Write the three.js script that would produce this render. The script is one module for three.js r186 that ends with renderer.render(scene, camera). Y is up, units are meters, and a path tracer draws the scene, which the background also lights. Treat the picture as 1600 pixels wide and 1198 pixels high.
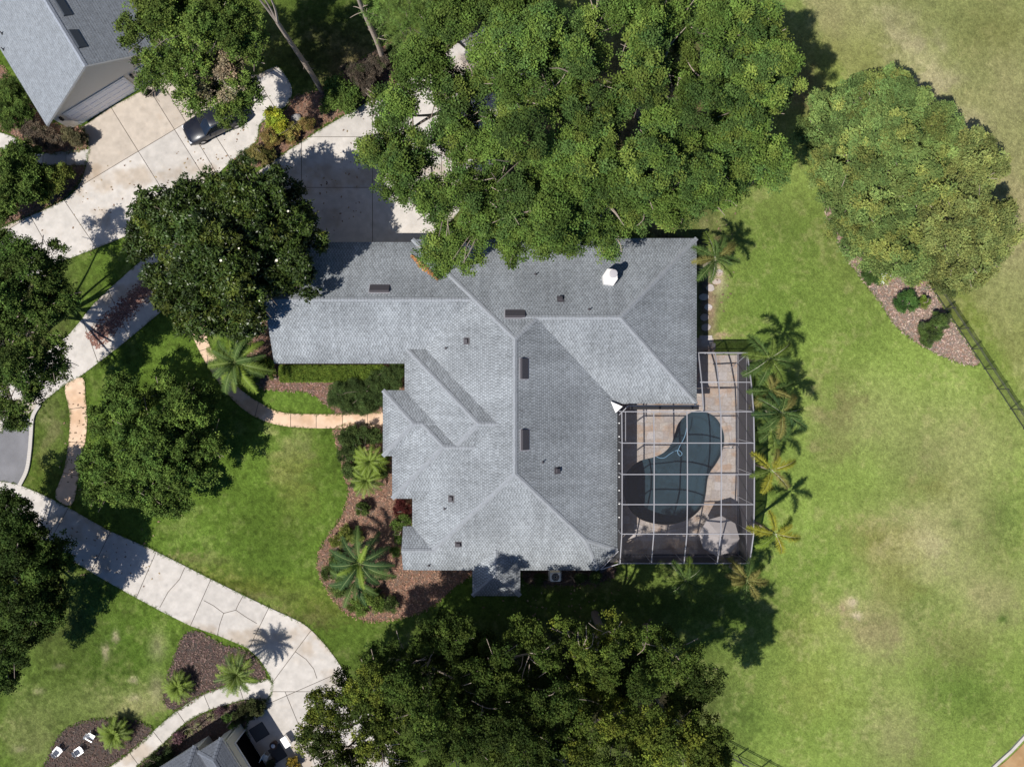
import * as THREE from 'three';
import { mergeGeometries, toCreasedNormals } from 'three/addons/utils/BufferGeometryUtils.js';
import { RoundedBoxGeometry } from 'three/addons/geometries/RoundedBoxGeometry.js';
import { Sky } from 'three/addons/objects/Sky.js';

// ---------- camera, sky, sun, exposure ----------
const EYE = 57, PXM = 20;                              // drone height in metres; photo pixels per metre on the ground
const scene = new THREE.Scene();
const camera = new THREE.PerspectiveCamera(2 * Math.atan(599 / (PXM * EYE)) * 180 / Math.PI, 1024 / 766, 0.5, 3000);
camera.position.set(0, EYE, 0); camera.up.set(0, 0, -1); camera.lookAt(0, 0, 0);
scene.add(camera);
const renderer = new THREE.WebGLRenderer({ antialias: true });
renderer.setSize(1024, 766);
renderer.toneMapping = THREE.LinearToneMapping;
renderer.toneMappingExposure = 1.26;
renderer.shadowMap.enabled = true;
const SUN = new THREE.Vector3(-0.6, 1.02, 0.47).normalize();
const sky = new Sky(); sky.name = 'sky'; sky.scale.setScalar(2000);
{ const u = sky.material.uniforms; u.sunPosition.value.copy(SUN); u.turbidity.value = 3; u.rayleigh.value = 0.8; u.mieCoefficient.value = 0.004; u.mieDirectionalG.value = 0.8; }
scene.add(sky); scene.environmentIntensity = 0.1;
const sun = new THREE.DirectionalLight(new THREE.Color(1, 0.945, 0.86), 5);
sun.name = 'sun'; sun.position.copy(SUN).multiplyScalar(120); sun.castShadow = true; sun.shadow.radius = 1.2;
sun.shadow.mapSize.set(4096, 4096);
Object.assign(sun.shadow.camera, { left: -60, right: 60, top: 50, bottom: -50, near: 10, far: 260 });
scene.add(sun, sun.target);

// ---------- helpers ----------
const V3 = THREE.Vector3, V2 = THREE.Vector2;
let seedState = 1;
function seed(n) { seedState = (n * 2654435761) >>> 0; }
function rnd() { seedState = (seedState + 0x6d2b79f5) | 0; let t = Math.imul(seedState ^ (seedState >>> 15), 1 | seedState); t = (t + Math.imul(t ^ (t >>> 7), 61 | t)) ^ t; return ((t ^ (t >>> 14)) >>> 0) / 4294967296; }
const rr = (a, b) => a + (b - a) * rnd();
const pick = (a) => a[Math.floor(rnd() * a.length)];
const clamp = (x, a, b) => Math.min(b, Math.max(a, x));
const sstep = (a, b, x) => { const t = clamp((x - a) / (b - a), 0, 1); return t * t * (3 - 2 * t); };
const mix = (a, b, t) => a + (b - a) * t;
// photo pixel at height h -> place in the world
const at = (px, py, h = 0) => new V3((px - 800) / PXM * (EYE - h) / EYE, h, (py - 599) / PXM * (EYE - h) / EYE);
const g2 = (pts, h = 0) => pts.map(([x, y]) => { const p = at(x, y, h); return [p.x, p.z]; });
function hash(ix, iy) { let h = Math.imul(ix, 374761393) + Math.imul(iy, 668265263); h = Math.imul(h ^ (h >>> 13), 1274126177); return ((h ^ (h >>> 16)) >>> 0) / 4294967296; }
function vnoise(x, y, per = 0) {
  const ix = Math.floor(x), iy = Math.floor(y), fx = x - ix, fy = y - iy, u = fx * fx * (3 - 2 * fx), v = fy * fy * (3 - 2 * fy);
  const m = per ? (k) => ((k % per) + per) % per : (k) => k;
  const a = hash(m(ix), m(iy)), b = hash(m(ix + 1), m(iy)), c = hash(m(ix), m(iy + 1)), d = hash(m(ix + 1), m(iy + 1));
  return a + (b - a) * u + (c - a) * v + (a - b - c + d) * u * v;
}
function fbm(x, y, oct, per = 0) { let s = 0, a = 0.5, n = 0; for (let i = 0; i < oct; i++) { s += a * vnoise(x + i * 17 * (per ? 0 : 1), y, per); n += a; a *= 0.5; x *= 2; y *= 2; per *= 2; } return s / n; }
const toS = (c) => { c = clamp(c, 0, 1); return c <= 0.0031308 ? c * 12.92 : 1.055 * Math.pow(c, 1 / 2.4) - 0.055; };
// a texture of linear colours, computed
function colTex(w, h, fn, metres, metresY = metres) {
  const d = new Uint8Array(w * h * 4);
  for (let y = 0; y < h; y++) for (let x = 0; x < w; x++) { const c = fn((x + 0.5) / w, (y + 0.5) / h), o = (y * w + x) * 4; d[o] = toS(c[0]) * 255; d[o + 1] = toS(c[1]) * 255; d[o + 2] = toS(c[2]) * 255; d[o + 3] = 255; }
  const t = new THREE.DataTexture(d, w, h); t.colorSpace = THREE.SRGBColorSpace; return finish(t, metres, metresY);
}
function greyTex(w, h, fn, metres, metresY = metres) {
  const d = new Uint8Array(w * h * 4);
  for (let y = 0; y < h; y++) for (let x = 0; x < w; x++) { const c = clamp(fn((x + 0.5) / w, (y + 0.5) / h), 0, 1) * 255, o = (y * w + x) * 4; d[o] = d[o + 1] = d[o + 2] = c; d[o + 3] = 255; }
  return finish(new THREE.DataTexture(d, w, h), metres, metresY);
}
function finish(t, mx, my) { t.wrapS = t.wrapT = THREE.RepeatWrapping; t.magFilter = THREE.LinearFilter; t.minFilter = THREE.LinearMipmapLinearFilter; t.generateMipmaps = true; if (mx) t.repeat.set(1 / mx, 1 / my); t.needsUpdate = true; return t; }
function mat(r, g, b, o = {}) { const m = new THREE.MeshPhysicalMaterial({ roughness: 0.85, side: THREE.DoubleSide, ...o }); m.color.setRGB(r, g, b); return m; }

const names = new Map();
function numbered(n) { const k = names.get(n) ?? 0; names.set(n, k + 1); return k ? n + '_' + String(k).padStart(3, '0') : n; }
function tag(o, label, category, group) { o.userData = { ...o.userData, label, category }; if (group) o.userData.group = group; return o; }
function thing(name, label, category, pos, turn = 0, group) { const o = new THREE.Group(); o.name = numbered(name); if (pos) o.position.copy(pos); o.rotation.y = turn; scene.add(o); return tag(o, label, category, group); }
function mesh(name, geo, m, parent) { const o = new THREE.Mesh(geo, m); o.name = parent ? name : numbered(name); o.castShadow = o.receiveShadow = true; (parent ?? scene).add(o); return o; }
function struct(name, geo, m) { const o = mesh(name, geo, m); o.userData.kind = 'structure'; return o; }
function structGroup(name) { const o = new THREE.Group(); o.name = numbered(name); o.userData.kind = 'structure'; scene.add(o); return o; }
function copyOf(src, label, group) { const c = src.clone(); c.name = numbered(src.name.replace(/_\d{3}$/, '')); scene.add(c); c.userData = { ...src.userData }; if (label) c.userData.label = label; if (group) c.userData.group = group; return c; }

// ----- geometry builders -----
class Geo {                                            // loose triangles with uv
  constructor() { this.p = []; this.u = []; }
  tri(a, b, c, ua = [a.x, a.z], ub = [b.x, b.z], uc = [c.x, c.z]) { for (const q of [a, b, c]) this.p.push(q.x, q.y, q.z); this.u.push(...ua, ...ub, ...uc); return this; }
  quad(a, b, c, d, ua, ub, uc, ud) { if (!ua) { const L = a.distanceTo(b), M = b.distanceTo(c); ua = [0, 0]; ub = [L, 0]; uc = [L, M]; ud = [0, M]; } this.tri(a, b, c, ua, ub, uc); return this.tri(a, c, d, ua, uc, ud); }
  build() { const g = new THREE.BufferGeometry(); g.setAttribute('position', new THREE.Float32BufferAttribute(this.p, 3)); g.setAttribute('uv', new THREE.Float32BufferAttribute(this.u, 2)); g.computeVertexNormals(); return g; }
}
function area(p) { let s = 0; for (let i = 0; i < p.length; i++) { const a = p[i], b = p[(i + 1) % p.length]; s += a[0] * b[1] - b[0] * a[1]; } return s / 2; }
function slab(poly, y0, y1, holes = []) {               // a plate over a plan polygon, uv in metres
  const c = poly.map((q) => new V2(q[0], q[1])), hs = holes.map((h) => h.map((q) => new V2(q[0], q[1])));
  if (area(poly) < 0) c.reverse();
  for (const h of hs) if (THREE.ShapeUtils.area(h) > 0) h.reverse();
  const f = THREE.ShapeUtils.triangulateShape(c, hs), all = c.concat(...hs), G = new Geo();
  const top = (q) => new V3(q.x, y1, q.y), bot = (q) => new V3(q.x, y0, q.y);
  for (const [a, b, d] of f) { G.tri(top(all[a]), top(all[d]), top(all[b])); }
  if (y0 !== y1) for (const ring of [c, ...hs]) for (let i = 0; i < ring.length; i++) { const a = ring[i], b = ring[(i + 1) % ring.length]; G.quad(top(a), top(b), bot(b), bot(a)); }
  return G.build();
}
function clipHalf(poly, nx, nz, d) {                    // keep nx*x + nz*z <= d
  const out = [];
  for (let i = 0; i < poly.length; i++) {
    const a = poly[i], b = poly[(i + 1) % poly.length], da = nx * a[0] + nz * a[1] - d, db = nx * b[0] + nz * b[1] - d;
    if (da <= 0) out.push(a);
    if ((da < 0 && db > 0) || (da > 0 && db < 0)) { const t = da / (da - db); out.push([a[0] + (b[0] - a[0]) * t, a[1] + (b[1] - a[1]) * t]); }
  }
  return out;
}
function splitBy(polys, lines, gap = 0.016) {           // cut polygons along joint lines (pixel pairs), leaving a gap
  for (const [x0, y0, x1, y1, keep] of lines) {
    const a = at(x0, y0), b = at(x1, y1), dx = b.x - a.x, dz = b.z - a.z, L = Math.hypot(dx, dz), nx = -dz / L, nz = dx / L, d = nx * a.x + nz * a.z, out = [];
    for (const p of polys) {
      if (keep) { let cx = 0, cz = 0; for (const q of p) { cx += q[0] / p.length; cz += q[1] / p.length; } if (!keep(cx, cz)) { out.push(p); continue; } }
      const l = clipHalf(p, nx, nz, d - gap), r = clipHalf(p, -nx, -nz, -d - gap);
      if (l.length > 2 && Math.abs(area(l)) > 0.05) out.push(l);
      if (r.length > 2 && Math.abs(area(r)) > 0.05) out.push(r);
    }
    polys = out;
  }
  return polys;
}
function smooth(pts, n = 6, closed = true) { const c = new THREE.CatmullRomCurve3(pts.map(([x, y]) => new V3(x, 0, y)), closed, 'centripetal'); return c.getPoints(pts.length * n).slice(0, closed ? -1 : undefined).map((p) => [p.x, p.z]); }
function inside(poly, x, z) { let c = false; for (let i = 0, j = poly.length - 1; i < poly.length; j = i++) { const a = poly[i], b = poly[j]; if ((a[1] > z) !== (b[1] > z) && x < (b[0] - a[0]) * (z - a[1]) / (b[1] - a[1]) + a[0]) c = !c; } return c; }
function offsetPoly(poly, d) {                          // grow (d > 0) or shrink a closed outline
  const s = Math.sign(area(poly)), n = poly.length, out = [];
  for (let i = 0; i < n; i++) {
    const p = poly[(i + n - 1) % n], q = poly[i], r = poly[(i + 1) % n];
    let ax = q[0] - p[0], az = q[1] - p[1], bx = r[0] - q[0], bz = r[1] - q[1]; const la = Math.hypot(ax, az) || 1, lb = Math.hypot(bx, bz) || 1; ax /= la; az /= la; bx /= lb; bz /= lb;
    let nx = (az + bz) * s, nz = -(ax + bx) * s; const k = nx * nx + nz * nz; const f = k > 1e-6 ? 2 / k : 0; nx *= f; nz *= f;
    out.push([q[0] + nx * d, q[1] + nz * d]);
  }
  return out;
}
function bar(a, b, w, h = w) {                          // a box from a to b
  const L = a.distanceTo(b), g = new THREE.BoxGeometry(w, h, L), m = new THREE.Matrix4(), up = Math.abs(b.y - a.y) > 0.95 * L ? new V3(1, 0, 0) : new V3(0, 1, 0);
  m.lookAt(a, b, up); m.setPosition(a.clone().add(b).multiplyScalar(0.5)); g.applyMatrix4(m); return g;
}
function limb(points, r0, r1, sides = 7, bump = 0) {    // a tapered tube through points
  const c = new THREE.CatmullRomCurve3(points), n = Math.max(3, points.length * 3), fr = c.computeFrenetFrames(n, false), G = new Geo(), rings = [];
  for (let i = 0; i <= n; i++) { const t = i / n, p = c.getPoint(t), r = mix(r0, r1, t), ring = []; for (let k = 0; k <= sides; k++) { const a = (k % sides) / sides * 2 * Math.PI, q = r * (1 + bump * (hash(i, k % sides) - 0.5)); ring.push(p.clone().addScaledVector(fr.normals[i], Math.cos(a) * q).addScaledVector(fr.binormals[i], Math.sin(a) * q)); } rings.push(ring); }
  const L = c.getLength();
  for (let i = 0; i < n; i++) for (let k = 0; k < sides; k++) { const u0 = k / sides, u1 = (k + 1) / sides, v0 = i / n * L, v1 = (i + 1) / n * L; G.quad(rings[i][k], rings[i][k + 1], rings[i + 1][k + 1], rings[i + 1][k], [u0, v0], [u1, v0], [u1, v1], [u0, v1]); }
  return toCreasedNormals(G.build(), 1);
}
const boxAt = (x, y, z, w, h, d, r = 0) => { const g = r ? new RoundedBoxGeometry(w, h, d, 2, r) : new THREE.BoxGeometry(w, h, d); g.translate(x, y, z); return g; };
const merged = (list) => mergeGeometries(list.map((g) => { const q = g.index ? g.toNonIndexed() : g; for (const k of Object.keys(q.attributes)) if (!['position', 'normal', 'uv'].includes(k)) q.deleteAttribute(k); if (!q.attributes.normal) q.computeVertexNormals(); return q; }));

// ---------- materials ----------
const concreteMap = colTex(1024, 1024, (u, v) => {
  const a = fbm(u * 5, v * 5, 4, 5), b = fbm(u * 24, v * 24, 3, 24), s = sstep(0.5, 0.75, a), g = (hash(u * 1024 | 0, v * 1024 | 0) - 0.5) * 0.08, k = 0.93 + (b - 0.5) * 0.3 + g;
  return [0.58 * k * mix(1, 0.84, s), 0.55 * k * mix(1, 0.77, s), 0.51 * k * mix(1, 0.69, s)];
}, 9);
const grainBump = greyTex(512, 512, (u, v) => 0.5 * hash(u * 512 | 0, v * 512 | 0) + 0.5 * fbm(u * 64, v * 64, 2, 64), 1.5);
const concrete = [1, 0.94, 1.05].map((k) => mat(0.86 * k, 0.85 * k, 0.85 * k, { map: concreteMap, bumpMap: grainBump, bumpScale: 0.004, roughness: 0.9 }));
const tanConcrete = [1, 0.95, 1.04].map((k) => mat(1.12 * k, 0.86 * k, 0.66 * k, { map: concreteMap, bumpMap: grainBump, bumpScale: 0.004, roughness: 0.9 }));
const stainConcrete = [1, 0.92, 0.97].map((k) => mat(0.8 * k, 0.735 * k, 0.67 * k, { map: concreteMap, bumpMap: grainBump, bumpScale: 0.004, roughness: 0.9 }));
const jointMat = mat(0.09, 0.075, 0.06, { roughness: 1 });
const asphalt = mat(1, 1, 1, { map: colTex(512, 512, (u, v) => { const k = 0.17 + 0.07 * (hash(u * 512 | 0, v * 512 | 0) - 0.5) + 0.06 * (fbm(u * 8, v * 8, 3, 8) - 0.5); return [k, k, k * 1.07]; }, 6), roughness: 0.95, bumpMap: grainBump, bumpScale: 0.008 });
const shingleMap = (() => {
  const rows = 58, W = 1536;
  return colTex(W, W, (u, v) => {
    const r = Math.floor(v * rows), fv = v * rows - r, tabs = 44, x = u * tabs + (r % 2) * 0.5 + hash(r, 7) * 0.3, t = Math.floor(x), fx = x - t, tt = ((t % tabs) + tabs) % tabs;
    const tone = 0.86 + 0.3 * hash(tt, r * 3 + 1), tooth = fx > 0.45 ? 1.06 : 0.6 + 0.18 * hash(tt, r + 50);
    const buttShadow = fv < 0.18 ? 0.72 : 1, slot = fx < 0.03 || (fx > 0.5 && fx < 0.54) ? 0.7 : 1, gr = 1 + (hash(u * W | 0, v * W | 0) - 0.5) * 0.3, k = tone * tooth * buttShadow * slot * gr * (0.74 + 0.52 * fbm(u * 5, v * 5, 4, 5)) * (0.88 + 0.24 * vnoise(u * 30, v * 2, 0));  // a shadow line is painted along the lower edge of each course
    return [0.242 * k, 0.263 * k, 0.284 * k];
  }, 9.6);
})();
const shingleBump = greyTex(512, 512, (u, v) => { const rows = 29, r = Math.floor(v * rows), fv = v * rows - r, x = u * 22 + (r % 2) * 0.5 + hash(r, 7) * 0.25, fx = x - Math.floor(x); return (1 - fv) * 0.6 + (fx > 0.52 ? 0.3 : 0); }, 4.8);
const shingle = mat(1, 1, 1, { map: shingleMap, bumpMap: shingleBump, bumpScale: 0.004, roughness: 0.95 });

const speckleMap = colTex(512, 512, (u, v) => { const k = 0.8 + 0.5 * (hash(u * 512 | 0, v * 512 | 0) - 0.5) + 0.3 * (fbm(u * 20, v * 20, 3, 20) - 0.5); return [0.275 * k, 0.295 * k, 0.325 * k]; }, 2.5);
const shingleGrey = mat(1, 1, 1, { map: colTex(512, 512, (u, v) => { const r = v * 24, fv = r - Math.floor(r), k = (0.86 + 0.7 * (hash(u * 256 | 0, v * 256 | 0) - 0.5) + 0.3 * (fbm(u * 24, v * 24, 2, 24) - 0.5)) * (fv < 0.22 ? 0.78 : 1); return [0.222 * k, 0.242 * k, 0.268 * k]; }, 4.8), bumpMap: shingleBump, bumpScale: 0.008, roughness: 0.95 });
const capMat = mat(1.04, 1.04, 1.03, { map: speckleMap, roughness: 0.95 });
const stucco = mat(0.62, 0.56, 0.47, { bumpMap: grainBump, bumpScale: 0.006, roughness: 0.95 });
const whitePaint = mat(0.8, 0.8, 0.79, { roughness: 0.45 });
const offWhite = mat(0.66, 0.65, 0.62, { roughness: 0.6 });
const darkMetal = mat(0.025, 0.025, 0.028, { roughness: 0.5, metalness: 0.3 });
const ventMat = mat(0.055, 0.05, 0.058, { roughness: 0.6 });
const alu = mat(0.28, 0.28, 0.305, { roughness: 0.5 });
const glassDark = mat(0.02, 0.025, 0.03, { roughness: 0.08 });
const barkMap = colTex(256, 256, (u, v) => { const k = 0.65 + 0.7 * fbm(u * 10, v * 3, 4, 1); return [0.2 * k, 0.16 * k, 0.125 * k]; }, 1);
const bark = mat(1, 1, 1, { map: barkMap, roughness: 1 });
const paleBark = mat(1.9, 1.95, 2.05, { map: barkMap, roughness: 1 });

// ---------- ground ----------
const blob = (px, py, x0, y0, rx, ry) => { const a = (px - x0) / rx, b = (py - y0) / ry, d = a * a + b * b; return d > 6 ? 0 : Math.exp(-d * 1.2); };
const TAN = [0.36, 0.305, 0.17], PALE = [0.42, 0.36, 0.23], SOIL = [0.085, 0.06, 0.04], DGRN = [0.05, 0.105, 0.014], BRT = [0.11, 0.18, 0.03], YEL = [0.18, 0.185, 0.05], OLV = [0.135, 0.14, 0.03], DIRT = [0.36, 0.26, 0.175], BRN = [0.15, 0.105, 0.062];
const patches = [
  [1425, 65, 38, 42, PALE, .6], [1465, 130, 34, 40, PALE, .65], [1505, 205, 36, 40, PALE, .8], [1395, 20, 40, 40, PALE, .4], [1590, 330, 40, 120, TAN, .55], [1570, 120, 60, 90, TAN, .35], [1300, 20, 60, 60, TAN, .4], [1290, 95, 40, 50, YEL, .5], [1360, 100, 50, 60, YEL, .4], [1560, 30, 60, 50, YEL, .4],
  [1500, 500, 60, 60, OLV, .5], [1580, 560, 40, 90, OLV, .35],
  [1410, 860, 80, 60, TAN, .6], [1370, 985, 75, 60, TAN, .55], [1490, 800, 90, 90, TAN, .4], [1545, 930, 80, 60, TAN, .5], [1390, 1140, 55, 60, TAN, .4], [1490, 690, 120, 60, TAN, .3], [1330, 650, 80, 60, TAN, .25], [1310, 630, 25, 45, BRN, .45], [1300, 700, 25, 25, BRN, .3], [1500, 1010, 60, 40, BRN, .3], [1360, 990, 50, 40, BRN, .35], [1450, 870, 40, 40, PALE, .35],
  [1370, 860, 55, 45, OLV, .65], [1410, 920, 45, 50, OLV, .5], [1455, 755, 40, 25, YEL, .5], [1275, 890, 60, 60, BRT, .45], [1220, 480, 60, 70, BRT, .5], [1250, 380, 60, 60, BRT, .5], [1330, 490, 70, 80, BRT, .35], [1440, 960, 40, 40, DGRN, .4], [1500, 1075, 70, 50, DGRN, .45], [1250, 1150, 90, 40, BRT, .4], [1270, 1090, 60, 60, YEL, .4], [1570, 800, 30, 40, DGRN, .4], [1568, 965, 9, 11, DGRN, .8], [1495, 818, 12, 10, DGRN, .5], [1260, 985, 60, 50, YEL, .35], [1180, 700, 30, 200, DGRN, .5], [1150, 1130, 50, 60, DGRN, .5],
  [1332, 942, 8, 8, PALE, 1.3], [1340, 962, 8, 6, PALE, 1.3], [1317, 951, 5, 9, DIRT, .8], [1240, 350, 80, 40, BRT, .4],
  [460, 740, 30, 60, YEL, .6], [455, 700, 25, 25, TAN, .25], [300, 860, 90, 30, BRT, .4], [440, 880, 70, 80, BRT, .25], [430, 690, 50, 40, BRT, .35], [520, 950, 90, 25, OLV, .5], [370, 915, 90, 20, OLV, .6], [300, 885, 60, 10, BRN, .45], [400, 932, 60, 10, BRN, .45], [480, 962, 40, 12, BRN, .4], [300, 975, 30, 14, BRN, .35], [450, 625, 60, 20, BRT, .6], [265, 560, 30, 50, BRT, .3], [75, 660, 20, 40, TAN, .35], [75, 720, 20, 40, OLV, .4],
  [160, 1090, 130, 40, TAN, .22], [60, 1090, 70, 60, BRT, .4], [180, 1010, 60, 60, DGRN, .4], [45, 1150, 50, 60, TAN, .25], [220, 1110, 40, 20, TAN, .35], [165, 1018, 6, 12, PALE, .7], [180, 995, 5, 9, PALE, .7], [208, 1063, 7, 6, PALE, .6], [245, 1010, 14, 22, PALE, .35], [210, 1090, 9, 6, PALE, .5], [243, 1075, 12, 22, PALE, .4], [92, 1040, 9, 5, PALE, .35], [60, 1080, 8, 5, PALE, .35], [30, 1170, 10, 6, PALE, .4],
  [500, 60, 110, 90, [0.035, 0.055, 0.012], .95], [410, 60, 50, 60, [.12, .12, .04], .5], [560, 110, 60, 50, BRN, .7], [830, 200, 280, 180, SOIL, .95], [1050, 150, 180, 200, SOIL, .8], [1240, 120, 30, 70, BRN, .6], [1265, 165, 25, 25, BRN, .7], [790, 1090, 230, 125, [0.03, 0.027, 0.014], 1.2], [1000, 1095, 140, 115, [0.03, 0.027, 0.014], 1.1], [880, 1030, 120, 60, [0.03, 0.027, 0.014], .9], [960, 935, 220, 45, [0.038, 0.07, 0.012], .85], [1120, 960, 90, 60, DGRN, .5], [1180, 420, 60, 120, BRT, .35], [1200, 620, 50, 150, BRT, .3], [40, 480, 80, 180, SOIL, .6], [60, 930, 90, 120, SOIL, .4], [390, 430, 70, 60, SOIL, .8], [1450, 330, 120, 120, BRN, .8], [1130, 870, 30, 20, SOIL, .5], [880, 905, 80, 14, SOIL, .9],  // near-black patches paint tree shade into the soil and grass colour
  [1103, 460, 15, 90, [.15, .115, .085], 1.2], [1124, 430, 11, 32, PALE, 1.1], [1112, 480, 8, 40, DIRT, .8], [1135, 527, 22, 7, DIRT, .9], [1090, 365, 40, 7, BRN, .9], [1030, 348, 30, 8, DIRT, .6], [1050, 362, 45, 6, SOIL, .8],
];
const groundMap = (() => {                              // 104 m x 78 m of yard; mirrored beyond
  const W = 2048, Hh = 1536, d = new Uint8Array(W * Hh * 4), c = [0, 0, 0];
  for (let j = 0; j < Hh; j++) for (let i = 0; i < W; i++) {
    const x = (i + 0.5) / W * 104 - 52, z = (j + 0.5) / Hh * 78 - 39, px = 800 + x * PXM, py = 599 + z * PXM;
    const n1 = fbm(x * 0.16 + 9, z * 0.16 + 3, 3), n2 = fbm(x * 0.8, z * 0.8, 3), n3 = fbm(x * 3.1 + 40, z * 3.1, 2), g = hash(i, j), g3 = vnoise(x * 9, z * 9);
    const wob = (n2 - 0.5) * 70 + (n3 - 0.5) * 30, qx = px + wob, qy = py + (n1 - 0.5) * 60 + (n3 - 0.5) * 24;
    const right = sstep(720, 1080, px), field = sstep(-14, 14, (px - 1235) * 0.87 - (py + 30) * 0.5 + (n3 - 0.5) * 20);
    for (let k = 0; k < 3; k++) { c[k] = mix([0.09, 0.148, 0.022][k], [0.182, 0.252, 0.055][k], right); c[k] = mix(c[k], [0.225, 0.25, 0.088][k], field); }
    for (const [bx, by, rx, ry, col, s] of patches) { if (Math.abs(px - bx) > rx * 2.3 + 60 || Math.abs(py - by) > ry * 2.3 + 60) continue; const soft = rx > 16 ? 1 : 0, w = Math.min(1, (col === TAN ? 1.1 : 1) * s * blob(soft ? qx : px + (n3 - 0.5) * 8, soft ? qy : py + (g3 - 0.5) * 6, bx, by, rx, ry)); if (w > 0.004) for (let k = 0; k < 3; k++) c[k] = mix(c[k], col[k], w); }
    const dry = sstep(0.5, 0.78, n2 * 0.6 + n3 * 0.4) * mix(0.16, 0.3, right) * (1 - 0.55 * field);
    const stripe = field ? 0 : 0.06 * Math.sin((px * 0.86 + py * 0.5) / 26) * (1 - right);
    const k = (0.74 + 0.55 * n1 + stripe) * (1 + mix(0.56, 0.36, right) * (n3 - 0.5)) * (1 + mix(0.44, 0.34, right) * (g3 - 0.5)) * (0.8 + 0.4 * g) * (1 - mix(0.24, 0.1, right) * sstep(0.66, 0.82, vnoise(x * 2.3 + 7, z * 2.3 + 3))), o = (j * W + i) * 4;
    d[o] = toS(mix(c[0], 0.29, dry) * k) * 255; d[o + 1] = toS(mix(c[1], 0.255, dry) * k) * 255; d[o + 2] = toS(mix(c[2], 0.125, dry) * k) * 255; d[o + 3] = 255;
  }
  const t = finish(new THREE.DataTexture(d, W, Hh)); t.colorSpace = THREE.SRGBColorSpace; t.wrapS = t.wrapT = THREE.MirroredRepeatWrapping; t.repeat.set(1 / 104, 1 / 78); t.offset.set(0.5, 0.5); return t;
})();
const grassBump = greyTex(512, 512, (u, v) => 0.5 * hash(u * 512 | 0, v * 512 | 0) + 0.5 * fbm(u * 40, v * 40, 3, 40), 6);
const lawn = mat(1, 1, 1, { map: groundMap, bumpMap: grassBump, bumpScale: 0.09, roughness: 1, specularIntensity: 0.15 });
const poolPx = [[1073.5, 647], [1060, 660], [1053.5, 678], [1048.5, 693], [1038.5, 705], [1023, 713], [1000, 719], [984, 731], [976.7, 742], [973.5, 758], [975, 776], [983, 795], [998, 810], [1021, 818], [1043, 820], [1066, 816], [1083, 807], [1098, 791], [1103.5, 773], [1107, 747], [1112, 735], [1118, 727], [1127, 711], [1132, 693], [1132.5, 681], [1127, 663], [1117, 650], [1103, 643], [1088, 641]];
const pool = smooth(g2(poolPx), 4), coping = offsetPoly(pool, 0.36);
const deckPoly = g2([[956, 612], [1084, 612], [1084, 528], [1115, 528], [1115, 555], [1152, 555], [1152, 868], [938, 868], [938, 880], [932, 880], [956, 858]]);
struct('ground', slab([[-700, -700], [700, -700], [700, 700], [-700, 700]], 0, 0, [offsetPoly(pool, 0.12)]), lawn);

const bedPolys = [], edges = [];
// ---------- paving: every slab between two joints is a piece ----------
function paving(name, outline, lines, mats, y = 0.05, sm = 4, gap = 0.022) {
  const root = structGroup(name), poly = sm ? smooth(g2(outline), sm) : g2(outline); edges.push(poly);
  mesh('joint_bed', slab(offsetPoly(poly, -0.02), 0.004, y - 0.022), jointMat, root);
  let k = 0; seed(poly.length + outline.length);
  for (const p of splitBy([poly], lines, gap)) { const m = typeof mats === 'function' ? mats(p.reduce((s, q) => s + q[0] / p.length, 0), p.reduce((s, q) => s + q[1] / p.length, 0)) : mats; mesh(k ? 'concrete_slab_' + String(k).padStart(3, '0') : 'concrete_slab', slab(p, 0, y), pick(m), root); k++; }
  return root;
}
const upper = (x0, y0, x1, y1, s) => { const a = at(x0, y0), b = at(x1, y1); return (x, z) => s * ((b.x - a.x) * (z - a.z) - (b.z - a.z) * (x - a.x)) > 0; };
const E1 = [157, 272, 272, 203];
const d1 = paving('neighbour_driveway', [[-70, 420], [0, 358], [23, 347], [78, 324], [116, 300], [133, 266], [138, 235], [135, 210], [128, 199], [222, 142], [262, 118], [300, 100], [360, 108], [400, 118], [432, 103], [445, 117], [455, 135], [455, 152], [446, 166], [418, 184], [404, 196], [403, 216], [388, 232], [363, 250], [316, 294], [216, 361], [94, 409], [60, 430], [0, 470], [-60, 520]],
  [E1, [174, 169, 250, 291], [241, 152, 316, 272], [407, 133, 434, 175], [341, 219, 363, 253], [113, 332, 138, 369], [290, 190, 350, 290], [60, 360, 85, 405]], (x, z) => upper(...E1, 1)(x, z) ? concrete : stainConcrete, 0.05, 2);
paving('main_driveway', [[-60, 700], [20, 662], [62, 632], [102, 600], [125, 588], [250, 488], [300, 440], [350, 392], [430, 376], [520, 382], [660, 382], [740, 300], [800, 200], [820, 60], [760, 40], [713, 69], [672, 100], [625, 128], [569, 163], [500, 203], [412, 262], [345, 310], [270, 365], [207, 419], [147, 474], [134, 490], [110, 520], [60, 560], [0, 600], [-70, 640]],
  [[582, 200, 582, 378], [471, 200, 471, 330], [471, 293, 582, 293], [471, 214, 582, 214], [690, 100, 690, 300], [144, 541, 153, 566], [231, 418, 249, 450], [175, 467, 190, 500], [300, 380, 320, 430], [380, 300, 400, 350], [95, 560, 120, 600]], concrete, 0.05, 2);
paving('street_sidewalk', [[102, 601], [108, 640], [109, 665], [105, 705], [98, 740], [86, 777], [110, 790], [121, 755], [126, 720], [133, 690], [136, 650], [133, 620], [129, 590]], [[100, 640, 140, 635], [100, 690, 140, 692], [90, 737, 130, 745]], tanConcrete, 0.045, 3);
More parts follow.
